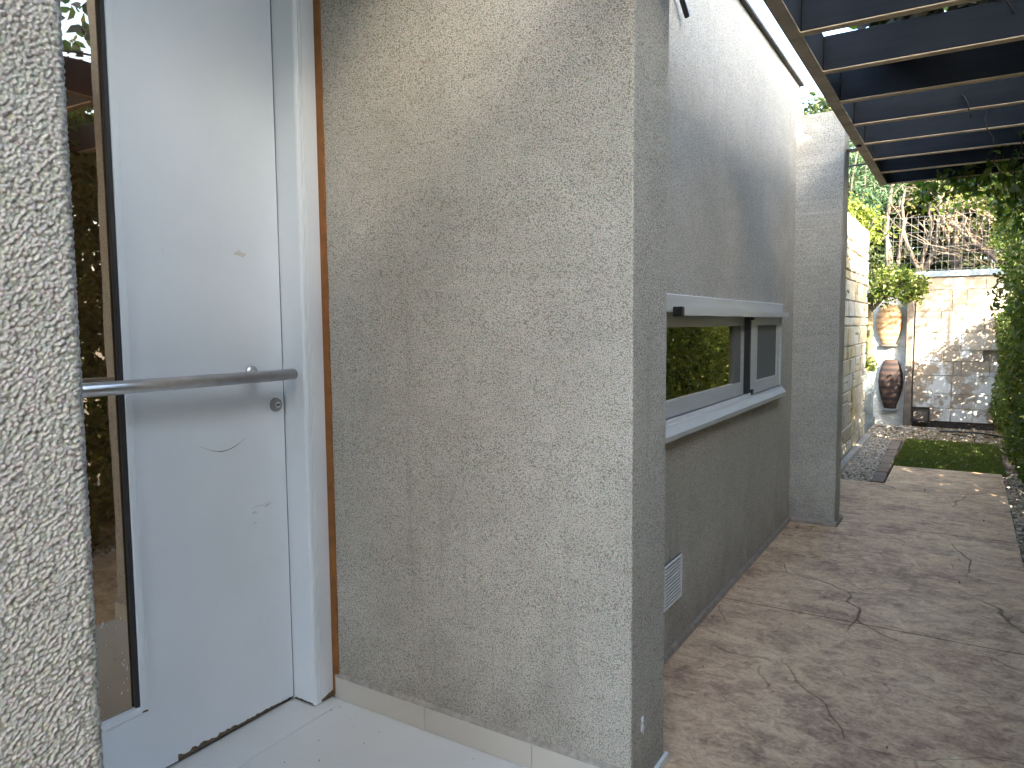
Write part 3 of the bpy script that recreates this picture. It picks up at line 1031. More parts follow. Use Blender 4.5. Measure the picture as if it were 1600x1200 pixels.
# climbing vine on the pergola
vine = thing('climbing_vine', 'dense climbing vine lying on top of the pergola with leafy ends hanging down', 'vine', (1.4, 6.5, PZ))
n = 21000
px_ = rng.uniform(-0.55, 2.5, n); py_ = rng.uniform(-0.7, 7.05, n)
pz_ = BZ + 0.19 + rng.random(n) ** 1.3 * 0.42
dens = 0.5 + 0.5 * np.sin(px_ * 5.3 + 1.3 * np.sin(py_ * 2.1)) * np.sin(py_ * 4.1 + 0.7)
keep = rng.random(n) < (0.06 + 0.20 * dens) * np.where(px_ < 0.6, 0.5, 1.6)
keep |= (px_ > 1.3) & (rng.random(n) < 0.3)
keep |= (py_ > 5.2) & (px_ > 0.1)
keep |= py_ > 6.0
keep &= (px_ > -0.42) | (rng.random(n) < 0.35)
extra = np.stack([rng.uniform(-0.45, 1.0, 800), rng.uniform(3.66, 4.25, 800), BZ + 0.18 + rng.random(800) * 0.14], 1)
leaf_mesh('dry_foliage', np.concatenate([np.stack([px_, py_, pz_], 1)[keep], extra]), 0.085, M['vinedry'], vine, slim=0.7)
n = 13000
px_ = rng.uniform(-0.6, 2.6, n); py_ = rng.uniform(-0.7, 7.15, n); py_[:7500] = rng.uniform(5.9, 7.15, 7500); pz_ = BZ + 0.28 + rng.random(n) * 0.50
leaf_mesh('foliage', np.stack([px_, py_, pz_], 1), 0.08, M['vine'], vine, slim=0.7)
# stems
parts = []
for i in range(70):
    y0 = random.uniform(-0.5, 7); x0 = random.uniform(-0.4, 2.0)
    a = (x0, y0, BZ + 0.18 + random.uniform(0, 0.1))
    b = (x0 + random.uniform(-1.2, 1.2), y0 + random.uniform(-1.2, 1.2), BZ + 0.18 + random.uniform(0, 0.25))
    parts.append(tube_geom(wiggle(a, b, 8, 0.06), random.uniform(0.004, 0.010), 5))
for (x0, y0, x1, y1, z1) in [(-0.2, 3.4, -0.12, 3.2, 2.74), (0.02, 3.62, 0.22, 3.72, 2.60), (-0.42, 4.28, -0.40, 4.24, 2.62), (-0.1, 4.78, -0.02, 4.76, 2.55), (0.25, 5.8, 0.3, 5.8, 2.42), (0.05, 5.3, 0.1, 5.28, 2.5)]:
    parts.append(tube_geom(wiggle((x0, y0, BZ + 0.19), (x1, y1, z1), 6, 0.02), 0.004, 5))
V, Fc = merge(parts)
pydata('dry_stem', V, Fc, M['bark_dark'], vine, smooth=True)
# hanging sprays near the far end
pts = []
parts = []
for i in range(46):
    x0 = random.uniform(-0.10, 1.2) if i > 8 else random.uniform(-0.35, 0.1)
    y0 = random.uniform(5.6, 7.2) if x0 > 0.12 else random.uniform(6.85, 7.25)
    if x0 < 0.12: L = random.uniform(0.10, 0.26)
    else: L = random.uniform(0.22, 0.62)
    a = Vector((x0, y0, BZ + random.uniform(0.10, 0.30)))
    b = Vector((x0 + random.uniform(-0.12, 0.12), y0 + random.uniform(-0.12, 0.15), BZ + 0.10 - L))
    w = wiggle(a, b, 7, 0.05)
    parts.append(tube_geom(w, 0.0035, 4))
    for q in w:
        for _ in range(5):
            pts.append((q.x + random.gauss(0, 0.045), q.y + random.gauss(0, 0.045), q.z + random.gauss(0, 0.03)))
leaf_mesh('hanging_foliage', pts, 0.065, M['vine'], vine, slim=0.62, hang=0.8)
V, Fc = merge(parts)
pydata('hanging_stem', V, Fc, M['bark_dark'], vine, smooth=True)

# ================================================================== HEDGE
hedge = thing('hedge', 'tall dense green leafy hedge along the right side of the walkway', 'hedge', (0.8, 5.0, -0.09))
def bumpy(y, z):
    return 0.06 * np.sin(y * 3.1 + 1.7 * np.sin(z * 2.3)) + 0.05 * np.sin(z * 5.2 + y * 1.9) + 0.03 * np.sin(y * 9.0 + z * 7)
n = 52000
hy = rng.uniform(-3.0, 8.3, n); hz = rng.uniform(0.0, 2.95, n)
hz = np.where(hy < 1.8, hz * 0.80, hz)
hx = 0.47 + bumpy(hy, hz) + np.abs(rng.normal(0, 0.16, n)) - np.clip(0.25 - hz, 0, 1) * -0.35
leaf_mesh('foliage', np.stack([hx, hy, hz - 0.05], 1), 0.055, M['hedge'], hedge, slim=0.55, normals=np.tile([-0.7, 0, 0.5], (n, 1)))
n = 34000
hy = rng.uniform(-3.0, 8.3, n); hz = rng.uniform(-0.05, 2.9, n); hx = rng.uniform(0.65, 1.5, n); hz = np.where(hy < 1.8, hz * 0.75, hz)
leaf_mesh('inner_foliage', np.stack([hx, hy, hz], 1), 0.11, M['hedge'], hedge, slim=0.65)
# far, thinner end: dense below, open above so that the sun filters through
n = 16000
hy = rng.uniform(8.2, 11.9, n); hz = rng.uniform(0.0, 1.0, n) * 1.62
hx = 0.41 + 0.8 * bumpy(hy, hz) + np.abs(rng.normal(0, 0.14, n)) + np.clip(0.3 - hz, 0, 1) * 0.25
leaf_mesh('foliage', np.stack([hx, hy, hz - 0.05], 1), 0.05, M['hedge'], hedge, slim=0.55, normals=np.tile([-0.6, -0.3, 0.5], (n, 1)))
n = 9000
hy = rng.uniform(8.2, 11.95, n); hz = rng.uniform(0.0, 1.66, n); hx = rng.uniform(0.55, 1.15, n)
leaf_mesh('inner_foliage', np.stack([hx, hy, hz - 0.03], 1), 0.07, M['hedge'], hedge, slim=0.65)
n = 7000
hy = rng.uniform(8.2, 11.9, n); hz = 1.5 + rng.random(n) * 1.25
hx = 0.27 + 1.1 * bumpy(hy, hz) + np.abs(rng.normal(0, 0.13, n))
ok = (hy < 9.5) | ((hz > 2.3) & (hy < 11))
hx, hy, hz = hx[ok], hy[ok], hz[ok]
leaf_mesh('foliage', np.stack([hx, hy, hz], 1), 0.05, M['hedge'], hedge, slim=0.55)
parts = []
for i in range(60):
    y0 = random.uniform(-2.8, 11.8)
    zt = 1.15 if y0 < 2.0 else (2.7 if y0 < 8.3 else 1.7)
    a = Vector((random.uniform(0.75, 1.1), y0, -0.1))
    b = Vector((random.uniform(0.55, 1.1), y0 + random.uniform(-0.4, 0.4), zt))
    parts.append(tube_geom(wiggle(a, b, 7, 0.06), [0.022 * (1 - 0.75 * i_ / 7) for i_ in range(8)], 6))
V, Fc = merge(parts)
tag(pydata('branch', V, Fc, M['bark'], hedge, smooth=True), kind='stuff')

# arching sunlit shoots leaning out of the hedge top just past the pergola
pts, parts = [], []
for i in range(64):
    a = Vector((random.uniform(0.45, 0.9), random.uniform(7.3, 9.3), random.uniform(2.4, 2.9)))
    b = Vector((random.uniform(-0.35, 0.50), a.y + random.uniform(-0.2, 0.5), random.uniform(2.45, 2.95)))
    w = wiggle(a, b, 7, 0.06, sag=-0.12)
    parts.append(tube_geom(w, 0.004, 4))
    for q in w[1:]:
        for _ in range(6):
            pts.append((q.x + random.gauss(0, 0.05), q.y + random.gauss(0, 0.05), q.z + random.gauss(0, 0.05)))
leaf_mesh('shoot_foliage', pts, 0.06, M['laurel'], hedge, slim=0.6, hang=0.5)
V, Fc = merge(parts)
pydata('shoot', V, Fc, M['bark'], hedge, smooth=True)

# ================================================================== STONE WALL (left, beyond the pillar)
swl = thing('stone_wall', 'cream and ochre ashlar stone wall standing beyond the stucco pillar', 'wall', (XS, 8.0, PZ))
SY0, SY1, SZ1 = 5.87, 10.37, 2.60
box('wall_core', XS - 0.30, XS - 0.022, SY0, SY1 - 0.03, -0.09, SZ1 - 0.02, M['mortar'], swl)
def stone_mesh(w, h, d, seed):
    rr = random.Random(seed)
    bm = bmesh.new()
    bm_box(bm, -d, 0, -w / 2, w / 2, -h / 2, h / 2)
    bmesh.ops.bevel(bm, geom=list(bm.edges), offset=min(0.010, h * 0.15), segments=1, affect='EDGES')
    for v in bm.verts:
        v.co += Vector((rr.uniform(-0.008, 0.006), rr.uniform(-0.004, 0.004), rr.uniform(-0.004, 0.004)))
    me = bpy.data.meshes.new('stone')
    bm.to_mesh(me); bm.free()
    me.materials.append(M['stone'])
    return me
z = -0.02
rr = random.Random(3)
while z < SZ1 - 0.02:
    h = rr.choice([0.10, 0.14, 0.18, 0.22, 0.25])
    if z + h > SZ1 - 0.06: h = SZ1 - z
    y0 = SY0
    while y0 < SY1 - 0.01:
        w = rr.uniform(0.14, 0.52)
        if y0 + w > SY1 - 0.14: w = SY1 - y0
        split = h > 0.17 and rr.random() < 0.4
        if split:
            h1 = h * rr.uniform(0.4, 0.6)
            for (zz, hh) in ((z, h1), (z + h1, h - h1)):
                link_mesh('stone', stone_mesh(w - 0.012, hh - 0.012, 0.08, rr.random()), None, swl, loc=(XS + rr.uniform(-0.010, 0.008), y0 + w / 2, zz + hh / 2))
        else:
            link_mesh('stone', stone_mesh(w - 0.012, h - 0.012, 0.08, rr.random()), None, swl, loc=(XS + rr.uniform(-0.010, 0.008), y0 + w / 2, z + h / 2))
        y0 += w
    z += h
box('footing', XS + 0.012, XS + 0.085, SY0, 10.36, -0.085, 0.015, M['curb'], swl, bevel=0.012, seg=2)

# low blue-grey panel between stone wall and back wall
pan = thing('low_panel_fence', 'low blue-grey painted panel fence closing the gap beside the stone wall', 'fence', (-1.12, 11.2, PZ))
box('panel', -1.16, -1.125, 10.40, 11.93, -0.05, 0.74, M['greypanel'], pan)
for z0, z1 in ((-0.05, 0.06), (0.46, 0.48), (0.70, 0.765)):
    box('rail', -1.124, -1.095, 10.40, 11.93, z0, z1, M['greypanel'], pan, bevel=0.004)
box('panel_post', -1.17, -1.09, 10.376, 10.398, -0.06, 0.77, M['greypanel'], pan)

# ================================================================== BACK WALL
BY = 12.0
gw = thing('garden_wall', 'salt-stained beige block wall closing the end of the garden', 'wall', (0, BY, PZ))
box('wall_core', -3.2, 3.2, BY + 0.02, BY + 0.20, -0.09, 2.07, M['mortar'], gw)
rows = [(0.035, 0.225), (0.225, 0.43), (0.43, 0.69), (0.69, 0.89), (0.89, 1.05), (1.05, 1.30), (1.30, 1.60), (1.60, 1.90), (1.90, 2.075)]
cuts = [
    [-0.40, -0.14, 0.12, 0.62, 1.2, 1.9, 2.6, 3.2],
    [-0.62, -0.14, 0.0, 0.14, 0.62, 1.3, 2.0, 2.7, 3.2],
    [-0.62, -0.14, 0.42, 1.1, 1.8, 2.5, 3.2],
    [-0.62, -0.13, -0.03, 0.30, 0.7, 1.4, 2.2, 3.2],
    [-0.62, -0.25, 0.22, 0.42, 1.0, 1.7, 2.5, 3.2],
    [-0.62, -0.05, 0.40, 1.1, 1.9, 2.6, 3.2],
    [-0.62, -0.30, 0.22, 0.8, 1.5, 2.3, 3.2],
    [-0.62, -0.17, 0.0, 0.35, 0.9, 1.6, 2.4, 3.2],
    [-0.62, -0.17, 0.22, 0.42, 1.0, 1.8, 2.5, 3.2]]
rr = random.Random(5)
for (z0, z1), cs in zip(rows, cuts):
    for a, b in zip(cs[:-1], cs[1:]):
        off = rr.uniform(-0.005, 0.005)
        if abs(a - 0.22) < 1e-6 and abs(z0 - 0.89) < 1e-6:
            off = 0.06      # the set-back dark pocket
        x0, x1 = a + 0.0025, b - 0.0025
        box('block', x0, x1, BY - 0.04 + off, BY + 0.019 + max(0, off), z0 + 0.0025, z1 - 0.0025, M['block'], gw, bevel=0.003)
# rough white plaster left of the timber post
def rough_panel(x0, x1, z0, z1, y, amp, mat, parent, name):
    nx, nz = 60, 90
    V, Fc = [], []
    ph = [random.uniform(0, 6) for _ in range(12)]
    for i in range(nx + 1):
        for k in range(nz + 1):
            x = x0 + (x1 - x0) * i / nx; z = z0 + (z1 - z0) * k / nz
            d = sum(math.sin(x * f + ph[j] + 2 * math.sin(z * f * 0.7 + ph[j + 3])) / (j + 1.5) for j, f in enumerate((9, 21, 43))) * amp + random.uniform(-amp, amp) * 0.4
            V.append((x, y + d, z))
    for i in range(nx):
        for k in range(nz):
            a = i * (nz + 1) + k
            Fc.append((a, a + nz + 1, a + nz + 2, a + 1))
    return pydata(name, V, Fc, mat, parent, smooth=True)
rough_panel(-3.2, -0.70, -0.08, 2.06, BY - 0.005, 0.008, M['plaster'], gw, 'plaster_panel')
box('cap_rail', -0.66, 3.2, BY - 0.075, BY + 0.22, 2.082, 2.165, M['cap'], gw, bevel=0.004)
box('base_shadow_gap', -0.62, 3.2, BY - 0.01, BY + 0.019, -0.08, 0.033, M['bark_dark'], gw)

tp = thing('timber_post', 'grey weathered timber post fixed upright against the back wall', 'post', (-0.675, BY - 0.09, PZ))
bm = bmesh.new()
bm_box(bm, -0.725, -0.635, BY - 0.135, BY - 0.047, -0.08, 2.16)
bmesh.ops.bevel(bm, geom=list(bm.edges), offset=0.008, segments=1, affect='EDGES')
from_bm('post_shaft', bm, M['timber'], tp)
box('corner_batten', -0.7265, -0.6335, BY - 0.05, BY - 0.03, -0.07, 2.08, M['timber'], tp)

# small hatch at the foot of the wall
ht = thing('wall_hatch', 'small dark framed hatch low on the back wall beside the timber post', 'hatch', (-0.51, BY - 0.05, PZ))
box('hatch_panel', -0.60, -0.42, BY - 0.052, BY - 0.044, 0.03, 0.205, M['timber'], ht)
box('hatch_frame', -0.622, -0.395, BY - 0.075, BY - 0.045, 0.205, 0.228, M['bark_dark'], ht)
box('hatch_frame', -0.622, -0.395, BY - 0.075, BY - 0.045, 0.005, 0.026, M['bark_dark'], ht)
box('hatch_leg', -0.42, -0.395, BY - 0.0755, BY - 0.0455, -0.08, 0.2045, M['bark_dark'], ht)

# wall pots (half-round, banded)
def wall_pot(label, cx, z0, z1, wid, mat, base):
    t = thing('wall_pot', label, 'wall pot', (cx, BY - 0.03, z0), 'barrel-shaped pots on the back wall')
    H = z1 - z0
    prof = [(0.0, 0.50), (0.06, 0.54), (0.2, 0.74), (0.4, 0.94), (0.55, 1.0), (0.72, 0.95), (0.88, 0.76), (0.96, 0.56), (1.0, 0.46)]
    V, Fc = [], []
    S = 20
    for (t_, rad) in prof:
        for s in range(S + 1):
            a = math.pi * s / S
            V.append((-math.cos(a) * rad * wid / 2, -math.sin(a) * rad * wid * 0.24, t_ * H))
    for i in range(len(prof) - 1):
        for s in range(S):
            a = i * (S + 1) + s
            Fc.append((a, a + 1, a + S + 2, a + S + 1))
    Fc.append(tuple(reversed(range(S + 1))))
    Fc.append(tuple(range((len(prof) - 1) * (S + 1), len(prof) * (S + 1))))
    pydata('pot_body', V, Fc, mat, t, smooth=True, loc=(cx, BY - 0.03, z0))
    V = []
    for zz in (-0.022, 0.001):
        for s in range(S + 1):
            a = math.pi * s / S
            V.append((-math.cos(a) * 0.33 * wid, -math.sin(a) * 0.19 * wid, zz))
    Fc = [(s, s + 1, s + S + 2, s + S + 1) for s in range(S)] + [tuple(reversed(range(S + 1))), tuple(range(S + 1, 2 * S + 2))]
    pydata('pot_foot', V, Fc, base, t, loc=(cx, BY - 0.03, z0))
wall_pot('barrel-shaped wall pot, the upper one, coloured pale tan as if sunlit', -0.955, 1.125, 1.70, 0.36, M['pot_sunlit'], M['timber'])
wall_pot('dark brown banded barrel-shaped wall pot, the lower one in shade', -0.91, 0.185, 0.91, 0.325, M['potdark'], M['cap'])

# wire fence on the wall
wf = thing('wire_fence', 'galvanised welded wire fence standing on top of the back wall', 'fence', (-0.1, BY + 0.12, 2.17))
parts = []
for i in range(40):
    x = -1.02 + i * 0.078
    parts.append(tube_geom([(x + random.uniform(-.004, .004), BY + 0.12, 2.06 if x < -0.7 else 2.16), (x + random.uniform(-.01, .01), BY + 0.12 + random.uniform(-.01, .01), 2.97)], 0.0017, 4))
for k in range(8):
    z = 2.20 + k * 0.108
    parts.append(tube_geom([(-1.02 + 3.04 * i / 16, BY + 0.1235 + random.uniform(-.004, .004), z + random.uniform(-.006, .006)) for i in range(17)], 0.0017, 4))
V, Fc = merge(parts)
pydata('wire_mesh', V, Fc, M['wire'], wf)
tube('fence_post', [(-1.03, BY + 0.13, 2.07), (-1.03, BY + 0.13, 3.0)], 0.022, M['timber'], wf, n=10)

# ================================================================== GROUND COVER AND EDGING
gb = pydata('soil_bed', [(-1.16, 7.0, -0.062), (1.8, 7.0, -0.062), (1.8, 12.02, -0.062), (-1.16, 12.02, -0.062)], [(0, 1, 2, 3)], M['soil'])
tag(gb, kind='structure')
sb = pydata('hedge_bed', [(0.34, -3.2, -0.066), (2.6, -3.2, -0.066), (2.6, 7.0, -0.066), (0.34, 7.0, -0.066)], [(0, 1, 2, 3)], M['soilside'])
tag(sb, kind='structure')
lawn = box('lawn', -0.595, 0.385, 8.345, 10.40, -0.07, -0.028, M['turfbase'])
tag(lawn, kind='structure')

def blades():
    n = 26000
    bx = rng.uniform(-0.59, 0.38, n); by = rng.uniform(8.35, 10.395, n)
    h = rng.uniform(0.010, 0.022, n); a = rng.uniform(0, 6.28, n); w = 0.0025
    V = np.empty((n, 3, 3))
    V[:, 0] = np.stack([bx + np.cos(a) * w, by + np.sin(a) * w, np.full(n, -0.029)], 1)
    V[:, 1] = np.stack([bx - np.cos(a) * w, by - np.sin(a) * w, np.full(n, -0.029)], 1)
    V[:, 2] = np.stack([bx + rng.normal(0, 0.006, n), by + rng.normal(0, 0.006, n), -0.028 + h], 1)
    me = bpy.data.meshes.new('turf')
    me.vertices.add(n * 3); me.vertices.foreach_set('co', V.reshape(-1).astype(np.float32))
    me.loops.add(n * 3); me.loops.foreach_set('vertex_index', np.arange(n * 3, dtype=np.int32))
    me.polygons.add(n); me.polygons.foreach_set('loop_start', (np.arange(n) * 3).astype(np.int32))
    me.update(calc_edges=True)
    at = me.attributes.new('leaf_random', 'FLOAT', 'FACE')
    at.data.foreach_set('value', rng.random(n).astype(np.float32))
    o = link_mesh('turf', me, M['grass'])
    tag(o, 'short green turf mat between the path end and back wall', 'grass', kind='stuff')
blades()

def pebbles(name, label, regions, rlo, rhi):
    bm = bmesh.new()
    bmesh.ops.create_icosphere(bm, subdivisions=1, radius=1.0)
    bv = np.array([v.co[:] for v in bm.verts]); bf = np.array([[v.index for v in f.verts] for f in bm.faces])
    bm.free()
    P = []
    for (x0, x1, y0, y1, cnt, z) in regions:
        P.append(np.stack([rng.uniform(x0, x1, cnt), rng.uniform(y0, y1, cnt), z + rng.uniform(0, 0.016, cnt)], 1))
    P = np.concatenate(P)
    n = len(P)
    s = rng.uniform(rlo, rhi, (n, 1)) * rng.uniform(0.6, 1.25, (n, 3)) * np.array([1, 1, 0.65])
    a = rng.uniform(0, 6.28, n)
    V = bv[None] * s[:, None, :] * (1 + rng.normal(0, 0.10, (n, len(bv), 1)))
    ca, sa = np.cos(a)[:, None], np.sin(a)[:, None]
    V = np.stack([V[..., 0] * ca - V[..., 1] * sa, V[..., 0] * sa + V[..., 1] * ca, V[..., 2]], -1) + P[:, None, :]
    Fq = (bf[None] + (np.arange(n) * len(bv))[:, None, None]).reshape(-1)
    me = bpy.data.meshes.new(name)
    me.vertices.add(n * len(bv)); me.vertices.foreach_set('co', V.reshape(-1).astype(np.float32))
    me.loops.add(len(Fq)); me.loops.foreach_set('vertex_index', Fq.astype(np.int32))
    nf = n * len(bf)
    me.polygons.add(nf); me.polygons.foreach_set('loop_start', (np.arange(nf) * 3).astype(np.int32))
    me.update(calc_edges=True)
    me.polygons.foreach_set('use_smooth', [True] * nf)
    at = me.attributes.new('leaf_random', 'FLOAT', 'FACE')
    at.data.foreach_set('value', np.repeat(rng.random(n), len(bf)).astype(np.float32))
    o = link_mesh(name, me, M['pebble'])
    tag(o, label, 'gravel', kind='stuff')
pebbles('gravel', 'pale mixed gravel bed between stone wall and brick edging', [(-1.0, -0.71, 7.38, 10.4, 4200, -0.055), (-1.10, -0.62, 10.3, 11.9, 1000, -0.060), (-0.62, 0.45, 10.42, 11.9, 450, -0.066)], 0.011, 0.022)
pebbles('gravel', 'brownish gravel strip under the hedge along the path edge', [(0.352, 0.62, 2.5, 8.4, 3200, -0.062), (0.39, 0.7, 8.4, 10.5, 700, -0.062)], 0.010, 0.022)

ed = thing('brick_edging', 'row of small pinkish bricks edging the gravel beside the turf', 'edging', (-0.65, 8.8, PZ))
bme = None
for i in range(12):
    y0 = 7.385 + i * 0.245
    xo = -0.645 - 0.035 * i / 11
    if bme is None:
        bm = bmesh.new()
        bm_box(bm, -0.054, 0.054, -0.117, 0.117, -0.035, 0.035)
        bmesh.ops.bevel(bm, geom=list(bm.edges), offset=0.007, segments=1, affect='EDGES')
        o = from_bm('brick', bm, M['brick'], ed, loc=(xo, y0 + 0.12, -0.042), rot=(0, 0, random.uniform(-.05, .05)))
        bme = o.data
    else:
        link_mesh('brick', bme, None, ed, loc=(xo + random.uniform(-.006, .006), y0 + 0.12, -0.042 + random.uniform(-.006, .006)), rot=(random.uniform(-.03, .03), random.uniform(-.04, .04), random.uniform(-.06, .06)))
ed2 = thing('brick_edging', 'few loose bricks at the right edge of the turf under the hedge', 'edging', (0.45, 9.4, PZ))
for i in range(5):
    link_mesh('brick', bme, None, ed2, loc=(0.455 + random.uniform(-.02, .02), 8.75 + i * 0.26, -0.042 + random.uniform(-.006, .012)), rot=(random.uniform(-.05, .05), random.uniform(-.06, .06), random.uniform(-.2, .2)))

# black irrigation hose at the foot of the back wall
hs = tube('irrigation_hose', wiggle((-0.25, 11.35, -0.03), (0.75, 11.25, -0.03), 24, 0.05), 0.011, M['hose'], None, n=8)
tag(hs, 'black irrigation hose lying on the soil before the back wall', 'hose')
hs = tube('irrigation_hose', wiggle((-0.10, 11.15, -0.035), (0.85, 11.12, -0.03), 24, 0.06), 0.009, M['hose'], None, n=8)
tag(hs, 'thinner black hose curving in front of the other hose', 'hose')
# flat edging stones along the wall foot
for i, (x, y0, w, d) in enumerate([(-0.93, 11.55, 0.20, 0.10), (-0.66, 11.45, 0.26, 0.12), (-0.36, 11.6, 0.14, 0.10)]):
    bm = bmesh.new()
    bm_box(bm, -w / 2, w / 2, -d / 2, d / 2, -0.03, 0.03)
    bmesh.ops.bevel(bm, geom=list(bm.edges), offset=0.014, segments=2, affect='EDGES')
    for v in bm.verts: v.co += Vector((random.uniform(-.01, .01), random.uniform(-.01, .01), random.uniform(-.006, .006)))
    o = from_bm('flat_stone', bm, M['curb'], None, loc=(x, y0, -0.045), rot=(0, 0, random.uniform(-.15, .15)))
    tag(o, ['flat pale stone lying below the lower wall pot', 'long flat pale stone lying at the foot of the timber post', 'small flat pale stone in front of the wall hatch'][i], 'stone', 'flat stones at the wall foot')

# litter
n = 790
lx = np.concatenate([rng.uniform(-0.6, 0.40, 70), rng.uniform(0.33, 0.62, 300), rng.uniform(-0.9, 0.6, 420)])
ly = np.concatenate([rng.uniform(8.4, 10.4, 70), rng.uniform(3.0, 10.5, 300), rng.uniform(10.4, 11.8, 420)])
lz = np.concatenate([np.full(70, -0.008), np.full(300, -0.035), np.full(420, -0.046)])
leaf_o = leaf_mesh('leaf_litter', np.stack([lx, ly, lz], 1), 0.045, M['litter'], None, slim=0.4, normals=np.tile([0, 0, 4.0], (n, 1)), spread=0.6)
tag(leaf_o, 'dry fallen leaves scattered over turf and under hedge', 'leaf litter', kind='stuff')
n = 60
lx = rng.uniform(-1.0, 0.33, n); ly = rng.uniform(2.6, 8.2, n)
lx[:22] = -1.04 + np.abs(rng.normal(0, 0.05, 22)); ly[:10] = rng.uniform(5.2, 5.58, 10); lx[:10] = rng.uniform(-1.03, -0.85, 10)
leaf_o = leaf_mesh('small_debris', np.stack([lx, ly, np.full(n, PZ + 0.004)], 1), 0.020, M['litter'], None, slim=0.45, normals=np.tile([0, 0, 6.0], (n, 1)), spread=0.4, colour=rng.choice([0.3, 0.35, 1.0, 0.9], n))
tag(leaf_o, 'tiny dry leaf scraps and twigs scattered on the walkway', 'debris', kind='stuff')
n = 40
lx = rng.uniform(-2.0, -0.9, n); ly = rng.uniform(1.2, 1.93, n)
leaf_o = leaf_mesh('small_debris', np.stack([lx, ly, np.full(n, 0.0022)], 1), 0.007, M['litter'], None, slim=0.5, normals=np.tile([0, 0, 9.0], (n, 1)), spread=0.2, colour=np.full(n, 1.0))
tag(leaf_o, 'tiny dark crumbs lying on the cream porch tiles', 'debris', kind='stuff')

leaf_profile = [(0.0, 0.0, 0.0), (0.25, 0.17, 0.006), (0.55, 0.19, 0.008), (0.8, 0.10, 0.005), (1.0, 0.0, 0.010), (0.8, -0.10, 0.007), (0.55, -0.19, 0.010), (0.25, -0.17, 0.008)]
for (x, y0, L, rz, mt, lab) in [(-0.735, 4.80, 0.062, 0.35, (0.42, 0.33, 0.09), 'yellow fallen leaf lying alone in the middle of the walkway'),
                                 (-0.89, 5.50, 0.085, 0.2, (0.36, 0.30, 0.10), 'yellowish fallen leaf at the foot of the stucco pillar'),
                                 (-0.98, 5.46, 0.060, 1.2, (0.30, 0.25, 0.12), 'pale curled leaf in the corner between side wall and pillar'),
                                 (-0.97, 4.02, 0.035, 0.8, (0.25, 0.18, 0.10), 'small brown leaf near the wall fillet on the walkway')]:
    mm = simple('fallen_leaf', mt, 0.7)
    V = [((a - 0.5) * L, b * L, 0.002 + c * L * 6) for a, b, c in leaf_profile] + [(0.05 * L, 0, 0.001)]
    o = pydata('fallen_leaf', V, [(i, (i + 1) % 8, 8) for i in range(8)], mm, None, loc=(x, y0, PZ + 0.002), rot=(0, 0, rz))
    tag(o, lab, 'leaf', 'fallen leaves on the walkway')

# ================================================================== PLANTS BEHIND
# small clipped tree in front of the plaster
ct = thing('clipped_tree', 'small clipped tree with mossy trunk and sunlit leafy crown before the plaster wall', 'tree', (-1.20, 11.55, -0.06))
V, Fc = merge([tube_geom(wiggle((-1.19, 11.55, -0.08), (-1.17, 11.5, 1.85), 10, 0.02), [0.075, 0.07, 0.068, 0.066, 0.066, 0.064, 0.06, 0.06, 0.055, 0.05, 0.04], 10),
               tube_geom(wiggle((-1.17, 11.5, 1.6), (-0.75, 11.35, 2.0), 5, 0.03), [0.03, 0.026, 0.022, 0.018, 0.014, 0.01], 6),
               tube_geom(wiggle((-1.17, 11.5, 1.7), (-1.0, 11.3, 2.1), 5, 0.03), [0.025, 0.022, 0.018, 0.015, 0.012, 0.01], 6)])
pydata('trunk', V, Fc, M['bark_moss'], ct, smooth=True)
pts = np.concatenate([clump_points(1500, (-0.86, 11.35, 1.97), (0.36, 0.30, 0.22), 34, 0.07, 0.45), clump_points(260, (-0.62, 11.35, 1.85), (0.10, 0.1, 0.12), 7, 0.05), clump_points(300, (-1.08, 11.4, 1.82), (0.13, 0.15, 0.10), 8, 0.05)])
pts = np.concatenate([pts, clump_points(170, (-1.15, 11.45, 0.85), (0.09, 0.1, 0.12), 8, 0.04), clump_points(90, (-1.24, 11.47, 1.25), (0.06, 0.08, 0.2), 6, 0.04)])
leaf_mesh('crown', pts, 0.055, M['shrub'], ct, slim=0.6)

# bush behind the stone wall
tree('laurel_bush', 'bright yellow-green bush rising behind the stone wall', 'bush', (-1.55, 11.0, -0.09), 3.2, (-1.52, 11.0, 2.72), (0.55, 0.6, 0.34), 3400, 0.065, M['laurel'], M['bark'], 0.05, 50, 0.10, slim=0.6)
tree('conifer', 'feathery grey-green conifer behind the yellow-green bush', 'tree', (-1.9, 12.9, -0.09), 5, (-1.75, 12.9, 3.55), (0.75, 0.7, 0.85), 8000, 0.10, M['conifer'], M['bark'], 0.09, 120, 0.16, slim=0.16)
tree('shade_shrub', 'dull brownish shrub in shade between stone wall and wire fence', 'bush', (-1.45, 12.5, -0.09), 2.6, (-1.35, 12.5, 2.1), (0.42, 0.25, 0.55), 1900, 0.06, M['darktree'], M['bark'], 0.05, 40, 0.12)

# bare multi-stem shrubs behind the wire fence
def bare_shrub(label, stems, mat, tw=14):
    b = stems[0][0][0]
    t = thing('bare_shrub', label, 'shrub', (b[0], b[1], -0.09), 'bare shrubs behind the wire fence')
    for pts, r0 in stems:
        P = []
        for a, c in zip(pts[:-1], pts[1:]):
            w = wiggle(a, c, 4, 0.03)
            P += w if not P else w[1:]
        n = len(P)
        parts = [tube_geom(P, [r0 * (1 - 0.6 * i / n) for i in range(n)], 7)]
        for _ in range(tw // max(1, len(stems)) + 2):
            s = P[random.randint(n // 3, n - 1)]
            e = s + Vector((random.uniform(-0.5, 0.5), random.uniform(-0.2, 0.3), random.uniform(-0.15, 0.6)))
            parts.append(tube_geom(wiggle(s, e, 5, 0.05), [0.011 * (1 - 0.8 * i / 5) for i in range(6)], 5))
        V, Fc = merge(parts)
        pydata('stem', V, Fc, mat, t, smooth=True)
    return t
gy = 12.7
